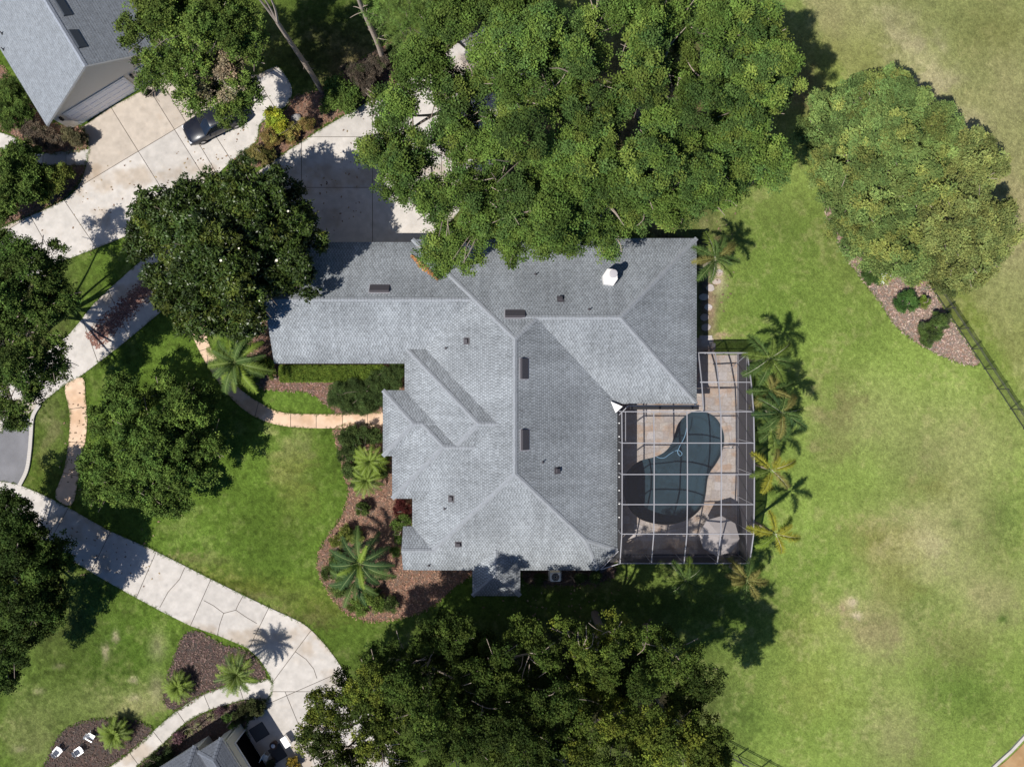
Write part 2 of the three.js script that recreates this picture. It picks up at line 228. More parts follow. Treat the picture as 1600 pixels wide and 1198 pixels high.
const frontDrive = paving('front_driveway', [[-60, 752], [0, 752], [31, 758], [79, 779], [112, 796], [170, 829], [233, 856], [328, 904], [420, 949], [470, 972], [487, 985], [512, 1012], [535, 1045], [570, 1107], [600, 1149], [640, 1230], [460, 1260], [382, 1138], [400, 1115], [416, 1095], [426, 1070], [416, 1045], [387, 1012], [299, 978], [208, 931], [125, 883], [62, 841], [0, 805], [-60, 780]],
  [[172, 831, 141, 895], [243, 864, 214, 931], [328, 908, 298, 976], [420, 949, 389, 1012], [104, 798, 75, 850], [79, 779, 66, 815], [484, 987, 461, 1018], [427, 1080, 462, 1080, (x, z) => z > 23], [462, 1080, 535, 1048, (x, z) => z > 18], [456, 1106, 470, 1140, (x, z) => z > 24]], concrete, 0.05, 2);
{ // hairline cracks across the sunlit slabs
  const cracks = [[[288, 887], [280, 905], [262, 925], [249, 949]], [[318, 938], [333, 946], [349, 958], [368, 953], [384, 964], [401, 974]], [[368, 953], [373, 942], [380, 930]], [[349, 958], [343, 975], [339, 993]], [[461, 1018], [478, 1030], [490, 1045], [495, 1060]]];
  const G = new Geo();
  for (const c of cracks) { const p = c.map(([x, y]) => at(x, y, 0.054)); for (let i = 0; i + 1 < p.length; i++) { const d = p[i + 1].clone().sub(p[i]).setY(0).normalize(), n = new V3(-d.z, 0, d.x).multiplyScalar(0.022); G.quad(p[i].clone().add(n), p[i + 1].clone().add(n), p[i + 1].clone().sub(n), p[i].clone().sub(n)); } }
  mesh('crack', G.build(), jointMat, frontDrive);
}
paving('entry_walkway', [[424, 1062], [400, 1064], [375, 1067], [343, 1075], [318, 1084], [276, 1110], [240, 1141], [202, 1175], [165, 1203], [140, 1225], [190, 1222], [216, 1194], [240, 1175], [267, 1149], [289, 1129], [328, 1108], [346, 1103], [384, 1092], [420, 1092]], [[318, 1084, 328, 1108], [276, 1110, 289, 1129], [239, 1142, 254, 1161], [202, 1175, 216, 1194], [372, 1066, 380, 1092]], concrete, 0.045, 3);
paving('front_walkway', [[302, 470], [294, 495], [297, 513], [308, 541], [322, 568], [338, 592], [353, 613], [376, 636], [400, 652], [423, 661], [454, 667], [500, 669], [560, 669], [600, 671], [650, 674], [650, 636], [598, 641], [575, 646], [535, 647], [494, 647], [454, 646], [432, 642], [416, 635], [376, 609], [358, 588], [341, 563], [328, 541], [322, 522], [320, 495], [330, 470]], [[454, 640, 454, 672], [494, 640, 494, 672], [535, 640, 535, 672], [574, 640, 574, 676], [404, 628, 397, 655], [360, 590, 340, 610], [322, 545, 300, 552]], tanConcrete, 0.045, 2);
paving('side_path', [[140, 233], [66, 240], [20, 214], [-20, 200], [-20, 225], [18, 238], [66, 259], [134, 258]], [[67, 235, 67, 262], [103, 235, 103, 262]], concrete, 0.045, 0);
// street, kerb
struct('street', slab(smooth(g2([[-400, 640], [-40, 655], [20, 642], [44, 652], [46, 700], [38, 742], [28, 757], [0, 756], [-60, 760], [-400, 800]]), 3), 0.004, 0.02), asphalt);
{ const c = smooth([[62, 632], [52, 650], [49, 680], [47, 705], [42, 735], [31, 758]], 6, false).map(([x, y]) => at(x, y)), kb = structGroup('kerb'); for (let i = 0; i + 1 < c.length; i += 5) { const s = c.slice(i, i + 6), G = []; for (let j = 0; j + 1 < s.length; j++) G.push(bar(s[j].clone().setY(0.05), s[j + 1].clone().setY(0.05), 0.28, 0.17)); mesh('kerb_stone', merged(G), concrete[1], kb); } }
// sandy path and kerb in the far corner
struct('sand_path', slab(smooth(g2([[1555, 1204], [1575, 1186], [1603, 1158], [1640, 1110], [1760, 1060], [1760, 1300], [1500, 1300]]), 4), 0, 0.03), mat(0.66, 0.46, 0.25, { map: concreteMap, roughness: 1 }));
{ const c = [[1545, 1204], [1562, 1188], [1580, 1172], [1603, 1147], [1640, 1100]].map(([x, y]) => at(x, y)), kb = structGroup('kerb'); for (let i = 0; i + 1 < c.length; i++) mesh('kerb_stone', bar(c[i].clone().setY(0.06), c[i + 1].clone().setY(0.06), 0.22, 0.16), concrete[1], kb); }

// ---------- mulch beds: a sheet and its loose chips ----------
const mulchMap = (tint) => colTex(512, 512, (u, v) => { const a = fbm(u * 50 + v * 12, v * 34, 3, 1), k = 0.45 + 1.0 * vnoise(u * 85, v * 85, 85) * (0.5 + a), g = vnoise(u * 30, v * 30, 30); return [tint[0] * k * mix(0.8, 1.2, g), tint[1] * k, tint[2] * k * mix(1.1, 0.9, g)]; }, 4);
const mulchRed = mat(1, 1, 1, { map: mulchMap([0.21, 0.125, 0.088]), roughness: 1, bumpMap: grainBump, bumpScale: 0.03 });
const mulchPale = mat(1, 1, 1, { map: mulchMap([0.29, 0.205, 0.16]), roughness: 1, bumpMap: grainBump, bumpScale: 0.03 });
const mulchDark = mat(1, 1, 1, { map: mulchMap([0.085, 0.058, 0.048]), roughness: 1, bumpMap: grainBump, bumpScale: 0.03 });
const chipGeo = new THREE.BoxGeometry(0.16, 0.022, 0.05), chipMat = mat(1, 1, 1, { roughness: 1 });

const M4 = new THREE.Matrix4(), Q = new THREE.Quaternion(), EU = new THREE.Euler(), CO = new THREE.Color();
function bed(outline, m, tint, perM2, sm = 4, size = 1) {
  const poly = smooth(g2(outline), sm), o = struct('mulch_bed', slab(poly, 0, 0.035), m); bedPolys.push(poly); edges.push(poly);
  const xs = poly.map((p) => p[0]), zs = poly.map((p) => p[1]), x0 = Math.min(...xs), x1 = Math.max(...xs), z0 = Math.min(...zs), z1 = Math.max(...zs), list = [];
  seed(poly.length * 7 + 3);
  const grown = offsetPoly(poly, 0.1), n = (x1 - x0) * (z1 - z0) * perM2; for (let i = 0; i < n; i++) { const x = rr(x0 - .1, x1 + .1), z = rr(z0 - .1, z1 + .1); if (inside(grown, x, z)) list.push([x, z]); }
  const chips = new THREE.InstancedMesh(chipGeo, chipMat, list.length); chips.name = 'wood_chips'; chips.userData.kind = 'stuff'; chips.castShadow = chips.receiveShadow = true;
  list.forEach(([x, z], i) => { const s = rr(0.5, 1.15) * size; M4.compose(new V3(x, 0.045 + rnd() * 0.03, z), Q.setFromEuler(EU.set(rr(-.5, .5), rr(0, 6.28), rr(-.4, .4))), new V3(s, s, s)); chips.setMatrixAt(i, M4); const k = rr(0.5, 1.75); chips.setColorAt(i, CO.setRGB(tint[0] * k, tint[1] * k * rr(.9, 1.1), tint[2] * k)); });
  o.add(chips); return o;
}
const RED = [0.26, 0.155, 0.105], DARK = [0.1, 0.07, 0.058];
bed([[545, 663], [523, 671], [527, 700], [537, 740], [544, 767], [540, 788], [528, 815], [509, 842], [497, 866], [497, 892], [512, 924], [533, 951], [560, 967], [587, 971], [619, 967], [666, 953], [716, 912], [745, 888], [640, 870], [650, 780], [620, 700], [610, 672]], mulchRed, RED, 55);
bed([[403, 600], [385, 560], [398, 520], [420, 498], [440, 505], [440, 560], [645, 560], [645, 636], [600, 644], [560, 645], [527, 646], [518, 640], [496, 621], [481, 613], [437, 610], [409, 606]], mulchRed, [0.25, 0.15, 0.125], 55);
bed([[1290, 330], [1308, 372], [1319, 397], [1350, 441], [1375, 472], [1397, 506], [1432, 535], [1460, 550], [1507, 569], [1531, 569], [1520, 550], [1477, 485], [1459, 452], [1420, 330], [1330, 250], [1290, 250]], mulchPale, [0.33, 0.245, 0.2], 45);
bed([[299, 985], [350, 1008], [387, 1018], [412, 1045], [414, 1060], [385, 1065], [343, 1074], [318, 1083], [276, 1109], [258, 1100], [255, 1080], [268, 1040], [280, 1005]], mulchDark, [0.15, 0.1, 0.085], 60);
bed([[168, 1198], [140, 1225], [60, 1215], [72, 1190], [85, 1160], [100, 1140], [140, 1125], [185, 1122], [225, 1130], [238, 1141], [202, 1174]], mulchDark, DARK, 45);
bed([[420, 1093], [384, 1093], [346, 1105], [328, 1110], [289, 1131], [267, 1151], [255, 1163], [216, 1196], [195, 1220], [330, 1235], [390, 1160], [384, 1135], [412, 1098]], mulchDark, DARK, 45);
bed([[-30, 60], [0, 100], [40, 150], [75, 190], [128, 200], [137, 214], [134, 231], [67, 239], [40, 222], [22, 212], [0, 203], [-30, 195]], mulchRed, [0.24, 0.14, 0.1], 45);
bed([[67, 260], [132, 259], [131, 268], [113, 300], [76, 323], [22, 345], [-30, 360], [-30, 226], [18, 240]], mulchRed, [0.2, 0.12, 0.09], 45);
bed([[412, 258], [500, 200], [569, 160], [625, 125], [670, 90], [640, 60], [560, 95], [500, 140], [456, 153], [448, 168], [420, 186], [406, 198], [404, 217], [390, 234], [366, 252], [390, 262]], mulchRed, [0.22, 0.13, 0.09], 45);
bed([[815, 880], [960, 880], [960, 900], [930, 912], [870, 914], [820, 910]], mulchDark, DARK, 40);

// ---------- hip and gable roofs ----------
// edges of a convex plan outline carry roof planes unless listed as gables; heights in metres
function roofBlock(poly, eave, pitch, gables = []) {
  if (area(poly) > 0 !== true) { poly = poly.slice().reverse(); }
  const E = poly.map((a, i) => { const b = poly[(i + 1) % poly.length], L = Math.hypot(b[0] - a[0], b[1] - a[1]), nx = -(b[1] - a[1]) / L, nz = (b[0] - a[0]) / L; return { a, b, L, nx, nz, c: nx * a[0] + nz * a[1], gable: gables.some(([x, z]) => Math.hypot((a[0] + b[0]) / 2 - x, (a[1] + b[1]) / 2 - z) < 0.6) }; });
  const slopes = E.filter((e) => !e.gable);
  const h = (x, z) => eave + pitch * Math.min(...slopes.map((e) => e.nx * x + e.nz * z - e.c));
  const faces = slopes.map((e) => { let p = poly; for (const f of slopes) if (f !== e) p = clipHalf(p, e.nx - f.nx, e.nz - f.nz, e.c - f.c); return { e, p }; });
  return { poly, E, slopes, faces, h, eave, pitch, in: (x, z) => inside(poly, x, z) };
}
function raiseRoof(root, blocks, material, opt = {}) {
  const top = (x, z, but) => Math.max(-9, ...blocks.filter((b) => b !== but && b.in(x, z)).map((b) => b.h(x, z)));
  blocks.forEach((b, bi) => {
    for (const { e, p } of b.faces) {
      if (p.length < 3) continue;
      const G = new Geo(), c = p.map((q) => new V2(q[0], q[1])); const tris = THREE.ShapeUtils.triangulateShape(THREE.ShapeUtils.area(c) < 0 ? c.reverse() : c, []);
      const k = Math.hypot(1, b.pitch), v = (q) => new V3(q.x, b.eave + b.pitch * (e.nx * q.x + e.nz * q.y - e.c), q.y), uv = (q) => [q.x * -e.nz + q.y * e.nx, (e.nx * q.x + e.nz * q.y - e.c) * k];
      for (const [i, j, l] of tris) G.tri(v(c[i]), v(c[l]), v(c[j]), uv(c[i]), uv(c[l]), uv(c[j]));
      mesh('roof_slope', G.build(), material, root);
    }
    // ridge and hip caps where this block is the highest
    const done = new Set();
    for (let i = 0; i < b.faces.length; i++) for (let j = i + 1; j < b.faces.length; j++) {
      const A = b.faces[i], B = b.faces[j], sh = A.p.filter((q) => B.p.some((r) => Math.hypot(q[0] - r[0], q[1] - r[1]) < 0.02)), un = sh.filter((q, n) => sh.findIndex((r) => Math.hypot(q[0] - r[0], q[1] - r[1]) < 0.02) === n);
      if (un.length < 2) continue;
      const p = new V3(un[0][0], 0, un[0][1]), q = new V3(un[1][0], 0, un[1][1]); p.y = b.h(p.x * .999 + q.x * .001, p.z * .999 + q.z * .001); q.y = b.h(q.x * .999 + p.x * .001, q.z * .999 + p.z * .001);
      if (p.y > q.y) { const t = p.clone(); p.copy(q); q.copy(t); }
      const L = p.distanceTo(q), dir = q.clone().sub(p).normalize(), side = new V3(-dir.z, 0, dir.x).normalize(), G = new Geo(), w = 0.16, step = 0.24;
      const low = (P, s) => { const x = P.x + side.x * w * s, z = P.z + side.z * w * s; return new V3(x, Math.min(A.e.nx * x + A.e.nz * z - A.e.c, B.e.nx * x + B.e.nz * z - B.e.c) * b.pitch + b.eave, z); };
      for (let t = 0; t < L - 0.02; t += step) {
        const P = p.clone().addScaledVector(dir, t), R = p.clone().addScaledVector(dir, Math.min(L, t + step + 0.04)), mid = P.clone().lerp(R, 0.5);
        if (top(mid.x, mid.z, b) > mid.y - 0.03) continue;
        const up = (V, d) => V.clone().setY(V.y + d), a = 0.035, c2 = 0.012;
        for (const s of [-1, 1]) G.quad(up(P, a), up(R, c2), up(low(R, s), c2), up(low(P, s), a), [t, 0], [t + step, 0], [t + step, w], [t, w]);
        G.quad(up(low(P, -1), a), up(P, a), up(P, 0), up(low(P, -1), 0)); G.quad(up(low(P, 1), a), up(P, a), up(P, 0), up(low(P, 1), 0));
      }
      if (G.p.length) mesh(Math.abs(p.y - q.y) < 0.05 ? 'ridge_cap' : 'hip_cap', G.build(), opt.cap ?? capMat, root);
    }
    // fascia, gutter, soffit and walls below
    const fas = [], gut = [], y = b.eave;
    for (const e of b.E) {
      const mx = (e.a[0] + e.b[0]) / 2 - e.nx * 0.2, mz = (e.a[1] + e.b[1]) / 2 - e.nz * 0.2;
      if (e.gable && top((e.a[0] + e.b[0]) / 2, (e.a[1] + e.b[1]) / 2, b) > b.h((e.a[0] + e.b[0]) / 2 + e.nx * .01, (e.a[1] + e.b[1]) / 2 + e.nz * .01) - 0.05) continue;
      if (e.gable) {
        const n = 24, G = new Geo(); let prev = null;
        for (let i = 0; i <= n; i++) { const x = mix(e.a[0], e.b[0], i / n), z = mix(e.a[1], e.b[1], i / n), hh = b.h(x + e.nx * .001, z + e.nz * .001), cur = [new V3(x, hh + 0.012, z), new V3(x, hh - 0.19, z)]; if (prev) G.quad(prev[0], cur[0], cur[1], prev[1]); prev = cur; }
        mesh('barge_board', G.build(), offWhite, root);
        const W = new Geo(), inx = e.nx * 0.42, inz = e.nz * 0.42; prev = null;
        for (let i = 0; i <= n; i++) { const t = mix(0.045, 0.955, i / n), x = mix(e.a[0], e.b[0], t) + inx, z = mix(e.a[1], e.b[1], t) + inz, cur = [new V3(x, b.h(x, z) - 0.05, z), new V3(x, Math.min(y - 0.2, b.h(x, z) - 0.06), z)]; if (prev) W.quad(prev[0], cur[0], cur[1], prev[1]); prev = cur; }
        mesh('gable_wall', W.build(), opt.wall ?? stucco, root);
        continue;
      }
      const aa = new V3(e.a[0] + e.nx * 0.03, y - 0.115 - bi * 0.003, e.a[1] + e.nz * 0.03), bb = new V3(e.b[0] + e.nx * 0.03, y - 0.115 - bi * 0.003, e.b[1] + e.nz * 0.03);
      if (top(mx, mz, b) > y + 0.12) continue;
      fas.push(bar(aa, bb, 0.03, 0.19)); const o = new V3(e.nx * 0.05, -0.02, e.nz * 0.05); gut.push(bar(aa.clone().add(o), bb.clone().add(o), 0.09, 0.09));
    }
    for (const g of fas) mesh('fascia', g, offWhite, root); for (const g of gut) mesh('gutter', g, opt.gutter ?? alu, root);
    let sp = offsetPoly(b.poly, -0.03); for (const e of b.E) if (e.gable) sp = clipHalf(sp, -e.nx, -e.nz, -(e.c + 0.44));
    mesh('soffit', slab(sp, y - 0.2 - bi * 0.004, y - 0.2 - bi * 0.004), offWhite, root);
    mesh('wall', slab(offsetPoly(b.poly, -(0.5 + bi * 0.004)), 0, y - 0.205 - bi * 0.004), opt.wall ?? stucco, root);
  });
  return top;
}
// ---------- the main house ----------
const EV = 2.7;
const house = thing('shingle_roof_house', 'large single storey house with many-hipped grey shingle roof in the middle', 'house');
const px2 = (list, h = EV) => g2(list, h);
const rect = (x0, y0, x1, y1, h = EV) => px2([[x0, y0], [x1, y0], [x1, y1], [x0, y1]], h);
const mid = (x, y, h = EV) => { const p = at(x, y, h); return [p.x, p.z]; }, UP = 0.42, EU2 = EV + UP;
const PITCH = 0.5;
const blocks = [
  roofBlock(px2([[644, 373.5], [965, 373.5], [965, 860], [934, 891], [644, 891]]), EV, PITCH),
  roofBlock(rect(815, 372, 1089, 631), EV + 0.004, PITCH, [mid(815, 502)]),
  roofBlock(rect(428, 378, 790, 568), EV - 0.004, PITCH, [mid(428, 473), mid(790, 473)]),
  roofBlock(rect(632, 541, 800, 777, EU2), EU2 + 0.004, PITCH, [mid(800, 659, EU2)]),
  roofBlock(rect(612.5, 610.5, 760, 779, EU2), EU2 + 0.008, PITCH, [mid(760, 694.7, EU2)]),
  roofBlock(rect(598, 609.5, 730, 712.5, EU2), EU2 + 0.01, PITCH, [mid(730, 661, EU2)]),
  roofBlock(rect(629.5, 822, 690, 890.5), EV + 0.003, PITCH, [mid(629.5, 856.2), mid(690, 856.2)]),
  roofBlock(rect(738, 800, 813, 931), EV + 0.006, PITCH, [mid(775.5, 800)]),
];
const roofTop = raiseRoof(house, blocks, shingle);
const onRoof = (px, py) => { let p = at(px, py, 3.5); for (let i = 0; i < 6; i++) { const h = roofTop(p.x, p.z); p = at(px, py, h > 0 ? h : EV); } return p; };
function roofNormal(x, z) { const d = 0.05, n = new V3(roofTop(x - d, z) - roofTop(x + d, z), 2 * d, roofTop(x, z - d) - roofTop(x, z + d)); return n.normalize(); }
// a basis lying on the roof: x along the eave, y out of the slope, z down the slope
function roofBasis(p) { const n = roofNormal(p.x, p.z), down = new V3(n.x, 0, n.z).normalize(), ax = new V3().crossVectors(n, down).normalize().negate(); const dn = new V3().crossVectors(ax, n); return new THREE.Matrix4().makeBasis(ax, n, dn).setPosition(p); }
function ventGeo() { // low slant-backed off-ridge vent
  const s = new THREE.Shape(); s.moveTo(-0.3, 0); s.lineTo(0.3, 0); s.lineTo(0.3, 0.15); s.lineTo(0.24, 0.17); s.lineTo(-0.3, 0.045); s.closePath();
  const g = new THREE.ExtrudeGeometry(s, { depth: 1.4, bevelEnabled: true, bevelSize: 0.012, bevelThickness: 0.012, bevelSegments: 1 }); g.translate(0, 0, -0.7); g.rotateY(-Math.PI / 2); return g;
}
const VENT = ventGeo();
function onSlope(root, name, geo, m, p) { const o = mesh(name, geo, m, root); o.applyMatrix4(roofBasis(p)); return o; }
for (const [x, y] of [[593, 451], [805, 490.5], [819, 576], [820, 687]]) { const v = onSlope(house, 'roof_vent', VENT, ventMat, onRoof(x, y)); mesh('flashing', boxAt(0, 0.008, 0, 1.56, 0.012, 0.78), alu, v); }
// small square vents and pipes
const CAPV = merged([boxAt(0, 0.09, 0, 0.3, 0.18, 0.3, 0.03), boxAt(0, 0.012, 0, 0.5, 0.02, 0.5)]);
for (const [x, y] of [[729, 533], [876, 467], [871, 735], [705, 779], [716, 850]]) onSlope(house, 'roof_cap', CAPV, ventMat, onRoof(x, y));
const PIPE = (() => { const g = new THREE.CylinderGeometry(0.04, 0.04, 0.32, 10); g.translate(0, 0.12, 0); const c = new THREE.ConeGeometry(0.12, 0.1, 12); c.translate(0, 0.03, 0); return merged([g, c]); })();
for (const [x, y] of [[697, 544], [837, 429], [921, 484], [848, 722], [695, 795], [670, 883]]) { const p = onRoof(x, y), o = mesh('vent_pipe', PIPE, ventMat, house); o.position.copy(p); }
mesh('wall_flashing', (() => { const p = at(642, 539, 2.95), q = at(662, 541, 3.0); return bar(p, q, 0.1, 0.32); })(), darkMetal, house);
{ // white painted chimney chase with a round cap
  const p = onRoof(952, 436), n = 1.5, base = p.clone(); base.y -= 0.6; const ch = new THREE.Group(); ch.name = 'chimney'; ch.position.copy(base); house.add(ch); ch.scale.setScalar(0.85);
  const s = new THREE.Shape(); [[-0.55, 0.5], [-0.62, -0.2], [-0.25, -0.75], [0.35, -0.7], [0.55, -0.3], [0.6, 0.1], [0.25, 0.62]].forEach(([x, z], i) => i ? s.lineTo(x, -z) : s.moveTo(x, -z)); s.closePath();
  const g = new THREE.ExtrudeGeometry(s, { depth: 1.5, bevelEnabled: true, bevelSize: 0.02, bevelThickness: 0.02, bevelSegments: 2 }); g.rotateX(-Math.PI / 2); mesh('chase', g, mat(0.62, 0.61, 0.6, { roughness: 0.7, bumpMap: grainBump, bumpScale: 0.006 }), ch);
  const cy = new THREE.CylinderGeometry(0.27, 0.27, 0.5, 24); cy.translate(0.18, 1.75, -0.28); mesh('flue', cy, alu, ch);
  const c2 = new THREE.LatheGeometry([[0, 0.05], [0.3, 0.05], [0.34, 0.02], [0.34, -0.02], [0.27, -0.02]].map(([r, y]) => new V2(r, y)), 28); c2.translate(0.18, 2.1, -0.28); mesh('flue_cap', c2, mat(0.4, 0.385, 0.4, { roughness: 0.5 }), ch);
  const c3 = new THREE.CylinderGeometry(0.31, 0.31, 0.04, 24); c3.translate(0.18, 1.97, -0.28); mesh('flue_ring', c3, ventMat, ch);
}
{ // white splash shield where the valley meets the eaves
  const G = new Geo(), q = [[954, 627], [973, 635], [962, 645]].map(([x, y], i) => at(x, y, 2.98)); q[0].y = 3.12; G.tri(...q); const lo = q.map((v) => v.clone().setY(v.y - 0.03)); G.tri(lo[0], lo[2], lo[1]); for (let i = 0; i < 3; i++) G.quad(q[i], q[(i + 1) % 3], lo[(i + 1) % 3], lo[i]);
  mesh('splash_shield', G.build(), whitePaint, house);
}
// dark wide gutters where the screen enclosure meets the eaves
for (const [x0, y0, x1, y1] of [[984, 636, 1092, 636], [969, 648, 969, 862], [969, 864, 938, 893]]) mesh('gutter', bar(at(x0, y0, 2.6), at(x1, y1, 2.6), 0.34, 0.14), darkMetal, house);
// windows and doors in the walls
const winGeo = { f: boxAt(0, 0, 0, 1.5, 1.4, 0.08, 0.02), p: boxAt(0, 0, 0.035, 1.32, 1.22, 0.03) };
function wallWindow(root, x, y, z, turn, sx = 1, sy = 1) { const w = mesh('window', winGeo.f, whitePaint, root); w.position.set(x, y, z); w.rotation.y = turn; w.scale.set(sx, sy, 1); mesh('pane', winGeo.p, glassDark, w); }
{ const e = at(1089, 500, EV), s = at(700, 891, EV), w = at(644, 800, EV), d = at(540, 568, EV), n = at(900, 373, EV);
  for (const x of [470, 530, 590]) { const p = at(x, 568, EV); wallWindow(house, p.x, 1.5, d.z - 0.48, 0); }
  for (const y of [430, 500, 570]) { const p = at(1089, y, EV); wallWindow(house, e.x - 0.48, 1.5, p.z, Math.PI / 2); }
  for (const x of [700, 860]) { const p = at(x, 891, EV); wallWindow(house, p.x, 1.5, s.z - 0.48, 0); }
  for (const y of [740, 690]) { const p = at(612, y, EV); wallWindow(house, p.x + 0.48, 1.5, p.z, -Math.PI / 2); }
  for (const x of [850, 950, 1030]) { const p = at(x, 373, EV); wallWindow(house, p.x, 1.5, n.z + 0.48, Math.PI); }
  const fd = mesh('door', boxAt(0, 0, 0, 1.1, 2.1, 0.07, 0.02), mat(0.2, 0.07, 0.04), house), fp = at(598, 655, EV); fd.position.set(fp.x + 0.47, 1.06, fp.z); fd.rotation.y = Math.PI / 2; mesh('handle', boxAt(0.42, 0, 0.07, 0.05, 0.2, 0.06, 0.015), darkMetal, fd);
  for (const x of [500, 585]) { const p = at(x, 378, EV), gd = mesh('garage_door', boxAt(0, 0, 0, 3.2, 2.15, 0.07, 0.01), whitePaint, house); gd.position.set(p.x, 1.08, p.z + 0.47); for (let i = 0; i < 4; i++) mesh('panel', boxAt(0, -0.8 + i * 0.53, -0.04, 3.0, 0.44, 0.03, 0.01), whitePaint, gd); }
}
// brown leaves caught in the north valley
const leafFleck = new THREE.PlaneGeometry(0.13, 0.075); leafFleck.rotateX(-Math.PI / 2);
function litter(name, n, place, cols, label, cat) { const o = new THREE.InstancedMesh(leafFleck, mat(1, 1, 1, { roughness: 0.9 }), n); for (let i = 0; i < n; i++) { const p = place(), s = rr(0.6, 1.4), c = pick(cols), k = rr(0.7, 1.3); M4.compose(p, Q.setFromEuler(EU.set(rr(-.4, .4), rr(0, 6.3), rr(-.4, .4))), new V3(s, s, s)); o.setMatrixAt(i, M4); o.setColorAt(i, CO.setRGB(c[0] * k, c[1] * k, c[2] * k)); } o.name = numbered(name); o.userData = { kind: 'stuff', label, category: cat }; o.castShadow = o.receiveShadow = true; scene.add(o); }
seed(77);
litter('dry_leaves', 300, () => { const t = Math.pow(rnd(), 0.9), w = (rnd() + rnd() - 1) * 4.5 * Math.sin(3.1 * clamp(t + .05, 0, 1)), p = onRoof(mix(642, 684, t) + w, mix(399, 437, t) - w * 0.7); p.y += 0.03 + rnd() * 0.04; return p; }, [[0.36, 0.14, 0.04], [0.22, 0.1, 0.045], [0.38, 0.22, 0.1], [0.15, 0.09, 0.06]], 'orange dry leaves lying in the roof valley beside the big oak', 'leaves');
litter('dry_leaves', 2600, () => { const t = rnd(), w = (rnd() + rnd() + rnd() - 1.5) * 15, p = at(mix(142, 250, t) + w * 0.62 + (rnd() - .5) * 4, mix(535, 428, t) + w * 0.78, 0.06); return p; }, [[0.2, 0.1, 0.085], [0.15, 0.075, 0.06], [0.3, 0.17, 0.13]], 'brown fallen leaves strewn down the middle of the shaded driveway', 'leaves');

// ---------- neighbour's house, upper left ----------
{
  const u = [0.855, -0.518], v = [-0.518, -0.855], L = [-34.63, -19.15], w = 11.44, len = 20, he = 2.75;
  const P = (a, b) => [L[0] + u[0] * a + v[0] * b, L[1] + u[1] * a + v[1] * b];
  const home = thing('gabled_garage_house', 'neighbouring house corner with grey gabled roof above beige garage wall', 'house');
  const b0 = roofBlock([P(0, 0), P(w, 0), P(w, len), P(0, len)], he, 0.607, [P(w / 2, 0), P(w / 2, len)]);
  const beige = mat(0.76, 0.71, 0.62, { bumpMap: grainBump, bumpScale: 0.005, roughness: 0.95 });
  const top = raiseRoof(home, [b0], shingleGrey, { wall: beige, cap: mat(1.05, 1.07, 1.12, { map: speckleMap, roughness: 0.95 }) });
  const turn = Math.atan2(-u[1], u[0]);
  const on = (o, a, y, d) => { const p = P(a, 0.5 - d); o.position.set(p[0], y, p[1]); o.rotation.y = turn; return o; };
  const doorWhite = mat(0.9, 0.9, 0.92, { roughness: 0.5 });
  function garageDoor(a, width) {
    const d = on(mesh('garage_door', boxAt(0, 0, 0, width, 2.14, 0.06), doorWhite, home), a, 1.08, 0.03);
    for (let i = 0; i < 4; i++) for (let j = 0; j < 6; j++) mesh('panel', boxAt((j - 2.5) * width / 6, -0.8 + i * 0.535, 0.04, width / 6 - 0.1, 0.43, 0.025, 0.008), doorWhite, d);
    const tr = mesh('door_trim', merged([boxAt(0, 1.15, 0.03, width + 0.3, 0.12, 0.045), boxAt(-width / 2 - 0.08, 0, 0.03, 0.13, 2.16, 0.05), boxAt(width / 2 + 0.08, 0, 0.03, 0.13, 2.16, 0.05)]), whitePaint, d);
  }
  garageDoor(4.0, 5.1); garageDoor(9.2, 2.8);
  for (const a of [0.95, 7.15]) { const l = on(mesh('wall_lantern', merged([boxAt(0, 0, 0.14, 0.2, 0.34, 0.2, 0.04), boxAt(0, 0.22, 0.14, 0.12, 0.1, 0.12), boxAt(0, 0.05, 0.03, 0.12, 0.2, 0.06)]), darkMetal, home), a, 1.95, 0.0); }
  for (const [x, y] of [[121, 61], [98, 11]]) { let p = at(x, y, 5.8); for (let i = 0; i < 5; i++) p = at(x, y, top(p.x, p.z)); const d = 0.05, n = new V3(top(p.x - d, p.z) - top(p.x + d, p.z), 2 * d, top(p.x, p.z - d) - top(p.x, p.z + d)).normalize(), dn = new V3(n.x, 0, n.z).normalize(), ax = new V3().crossVectors(n, dn).normalize().negate(); const o = mesh('roof_vent', VENT, mat(0.05, 0.06, 0.075), home); o.applyMatrix4(new THREE.Matrix4().makeBasis(ax, n, new V3().crossVectors(ax, n)).setPosition(p)); }
  for (const [x, y] of [[3, 52], [5, 77]]) { let p = at(x, y, 3.5); for (let i = 0; i < 5; i++) p = at(x, y, Math.max(2.7, top(p.x, p.z))); const o = mesh('vent_pipe', PIPE, darkMetal, home); o.position.copy(p); }
}
